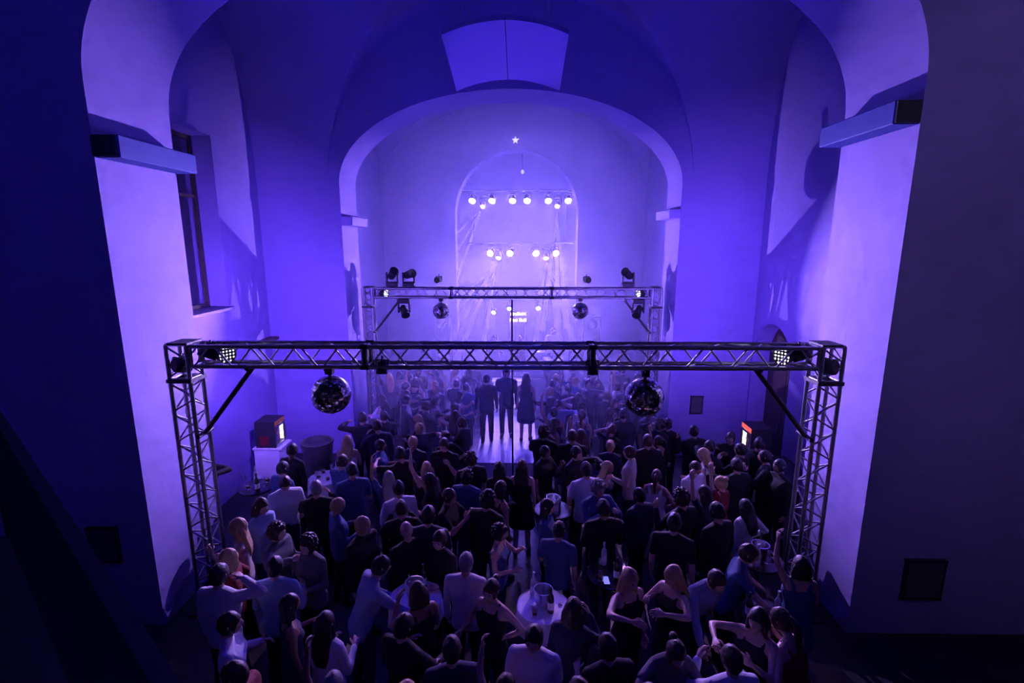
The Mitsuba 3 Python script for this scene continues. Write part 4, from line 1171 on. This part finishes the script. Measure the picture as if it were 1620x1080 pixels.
person(.40, 12.1, -10, True, arms=('down', 'down'), top='dress', cloth='navy', hair='long', hairc='dark brown', z=.37, label='third of three dark figures standing on the catwalk, from the window side', lod=.7)
person(-.62, 16.9, 180, arms=('drink', 'phone'), top='shirt', cloth='cream', legs='black', hair='short', hairc='dark brown', z=.5, label='musician in a pale shirt on the stage, window side', lod=.7)
person(1.45, 18.3, 180, arms=('table', 'table'), top='tee', cloth='white', legs='black', hair='short', hairc='dark brown', z=.5, h=1.0, label='drummer in a white T-shirt behind the drum kit', lod=.7)
person(.25, 16.75, 180, True, arms=('phone', 'drink'), top='dress', cloth='dark red', hair='long', hairc='blonde', z=.5, label='blonde singer in a dark red dress on the stage', lod=.7)

# ------------------------------------------------------------------ the rest of the crowd
POSES_M = [('drink', 'down'), ('down', 'down'), ('drink', 'drink'), ('clap', 'clap'), ('phone', 'down'), ('table', 'drink'), ('hug', 'down')]
POSES_F = [('drink', 'down'), ('clap', 'drink'), ('down', 'hips'), ('up', 'drink'), ('drink', 'drink'), ('tohead', 'down')]


def zone(y):
    for a, b, x0, x1 in ((3.5, 6.1, -3.5, 3.75), (6.1, 7.8, -3.65, 3.6), (7.8, 8.6, -3.9, 3.6), (8.6, 12.0, -3.1, 3.2), (12.0, 13.4, -2.9, 2.95), (13.4, 15.0, -3.4, 3.5)):
        if a <= y < b:
            return x0, x1
    return None


def free(x, y, d):
    if any((p['x'] - x) ** 2 + (p['y'] - y) ** 2 < d * d for p in PEOPLE):
        return False
    if any((q[0] - x) ** 2 + (q[1] - y) ** 2 < .56 ** 2 for q in TPOS):
        return False
    if -1.15 < x < 1.0 and y > 10.3:
        return False
    if -.72 < x < .68 and 8.25 < y <= 10.3:
        return False
    return True


r2 = random.Random(21)
placed = 0
cand = []
tries = 0
while tries < 26000 and placed < 225:
    tries += 1
    y = 3.5 + (15.0 - 3.5) * r2.random()
    z_ = zone(y)
    x = z_[0] + (z_[1] - z_[0]) * r2.random()
    if x / y < -.64 or (x - .23) / y > .64 or not free(x, y, .53):
        continue
    fem = r2.random() < .45
    edge = r2.random()
    rz = r2.gauss(0, 35) if edge < .55 else r2.uniform(-180, 180)
    cl = r2.choices(['black', 'navy', 'grey', 'blue', 'white', 'dark red', 'cream', 'pale blue'], [42, 22, 8, 8, 7, 3, 3, 4])[0]
    hc = r2.choices(['black', 'dark brown', 'blonde', 'grey'], [45, 38, 13, 4])[0]
    sk = r2.choices(['fair', 'tan', 'brown'], [60, 32, 8])[0]
    near = y < 6.6
    if fem:
        top = r2.choices(['long', 'strap', 'dress', 'tee'], [3, 3, 3, 2])[0]
        person(x, y, rz, True, r2.choice(POSES_F[:4] if near else POSES_F), nod=r2.choice((.05, .25)), top=top, hair=r2.choices(['long', 'tail', 'bun', 'bob', 'curly'], [6, 2, 2, 3, 1])[0], hairc=hc, cloth=cl, legs=r2.choice(('black', 'navy')), skin=sk, h=r2.uniform(.93, 1.0), lod=1.0 if near else .7)
    else:
        top = r2.choices(['tee', 'shirt', 'long', 'jacket'], [3, 4, 2, 2])[0]
        person(x, y, rz, False, r2.choice(POSES_M[:4] if near else POSES_M), nod=r2.choice((.05, .25)), top=top, hair=r2.choices(['short', 'curly', None], [18, 2, 1])[0], hairc=hc, cloth=cl, legs=r2.choice(('black', 'navy')), skin=sk, h=r2.uniform(.96, 1.06), lod=1.0 if near else .7)
    placed += 1
# a few people in the shadow by the coolers
for x, y, rz in ((4.55, 8.3, 60), (4.3, 9.2, 150), (4.7, 8.9, -40), (-5.3, 8.15, 200), (3.9, 7.95, 20), (3.72, 8.75, -60), (4.62, 7.95, 100), (3.7, 9.5, 10), (4.25, 8.6, 40), (3.3, 9.9, -20)):
    person(x, y, rz, False, r2.choice(POSES_M), top='jacket', hair='short', hairc='black', cloth='black', skin='tan', lod=.7)

# names for everyone: look, then the place among things one can find, then the order among lookalikes
def place_of(p):
    x, y = p['x'], p['y']
    w = 'left' if x < 0 else 'right'
    if abs(x) > 4.15 and y > 7.3:
        return 'in the shadow near the ' + w + ' cooler'
    if y < 4.6:
        return 'at the bottom edge' + (', left' if x < -1.2 else ', right' if x > 1.2 else '')
    if y < 6.1:
        return f'by the {w} near truss tower' if abs(x) > 2.6 else 'in the front rows' + ('' if abs(x) < 1 else f', {w}')
    if y < 7.7:
        return 'under the near truss beam' + ('' if abs(x) < 1 else f', {w}')
    if y < 10.6:
        return f'{w} before the catwalk'
    if y < 12.7:
        return f'{w} beside the catwalk'
    return f'{w} under the farther truss'


def look_of(p):
    who = 'woman' if p['female'] else 'man'
    garment = {'tee': 'T-shirt', 'long': 'sweater', 'shirt': 'shirt', 'jacket': 'jacket', 'strap': 'strappy top', 'dress': 'dress'}[p['top']]
    if p['hair'] is None:
        return f"bald {who}, {p['cloth']} {garment}"
    hs = {'short': 'short', 'curly': 'curly', 'long': 'long', 'tail': 'ponytailed', 'bun': 'tied-up', 'bob': 'bobbed'}[p['hair']]
    hc = p['hairc'].replace('dark ', '')
    return f"{who}, {hs} {hc} hair, {p['cloth']} {garment}"


RANK = ('leftmost', 'second', 'third', 'fourth', 'fifth', 'sixth', 'seventh', 'eighth')
same = {}
for p in PEOPLE:
    if not p['label']:
        same.setdefault(f'{look_of(p)}, {place_of(p)}', []).append(p)
for text, ps in same.items():
    ps.sort(key=lambda p: (p['x'] - CAM[0]) / p['y'])
    for i, p in enumerate(ps):
        labels[p['key']]['label'] = text if len(ps) == 1 else f'{text}, {RANK[min(i, 7)]} of {len(ps)}'
        labels[p['key']]['group'] = 'people in the crowd'
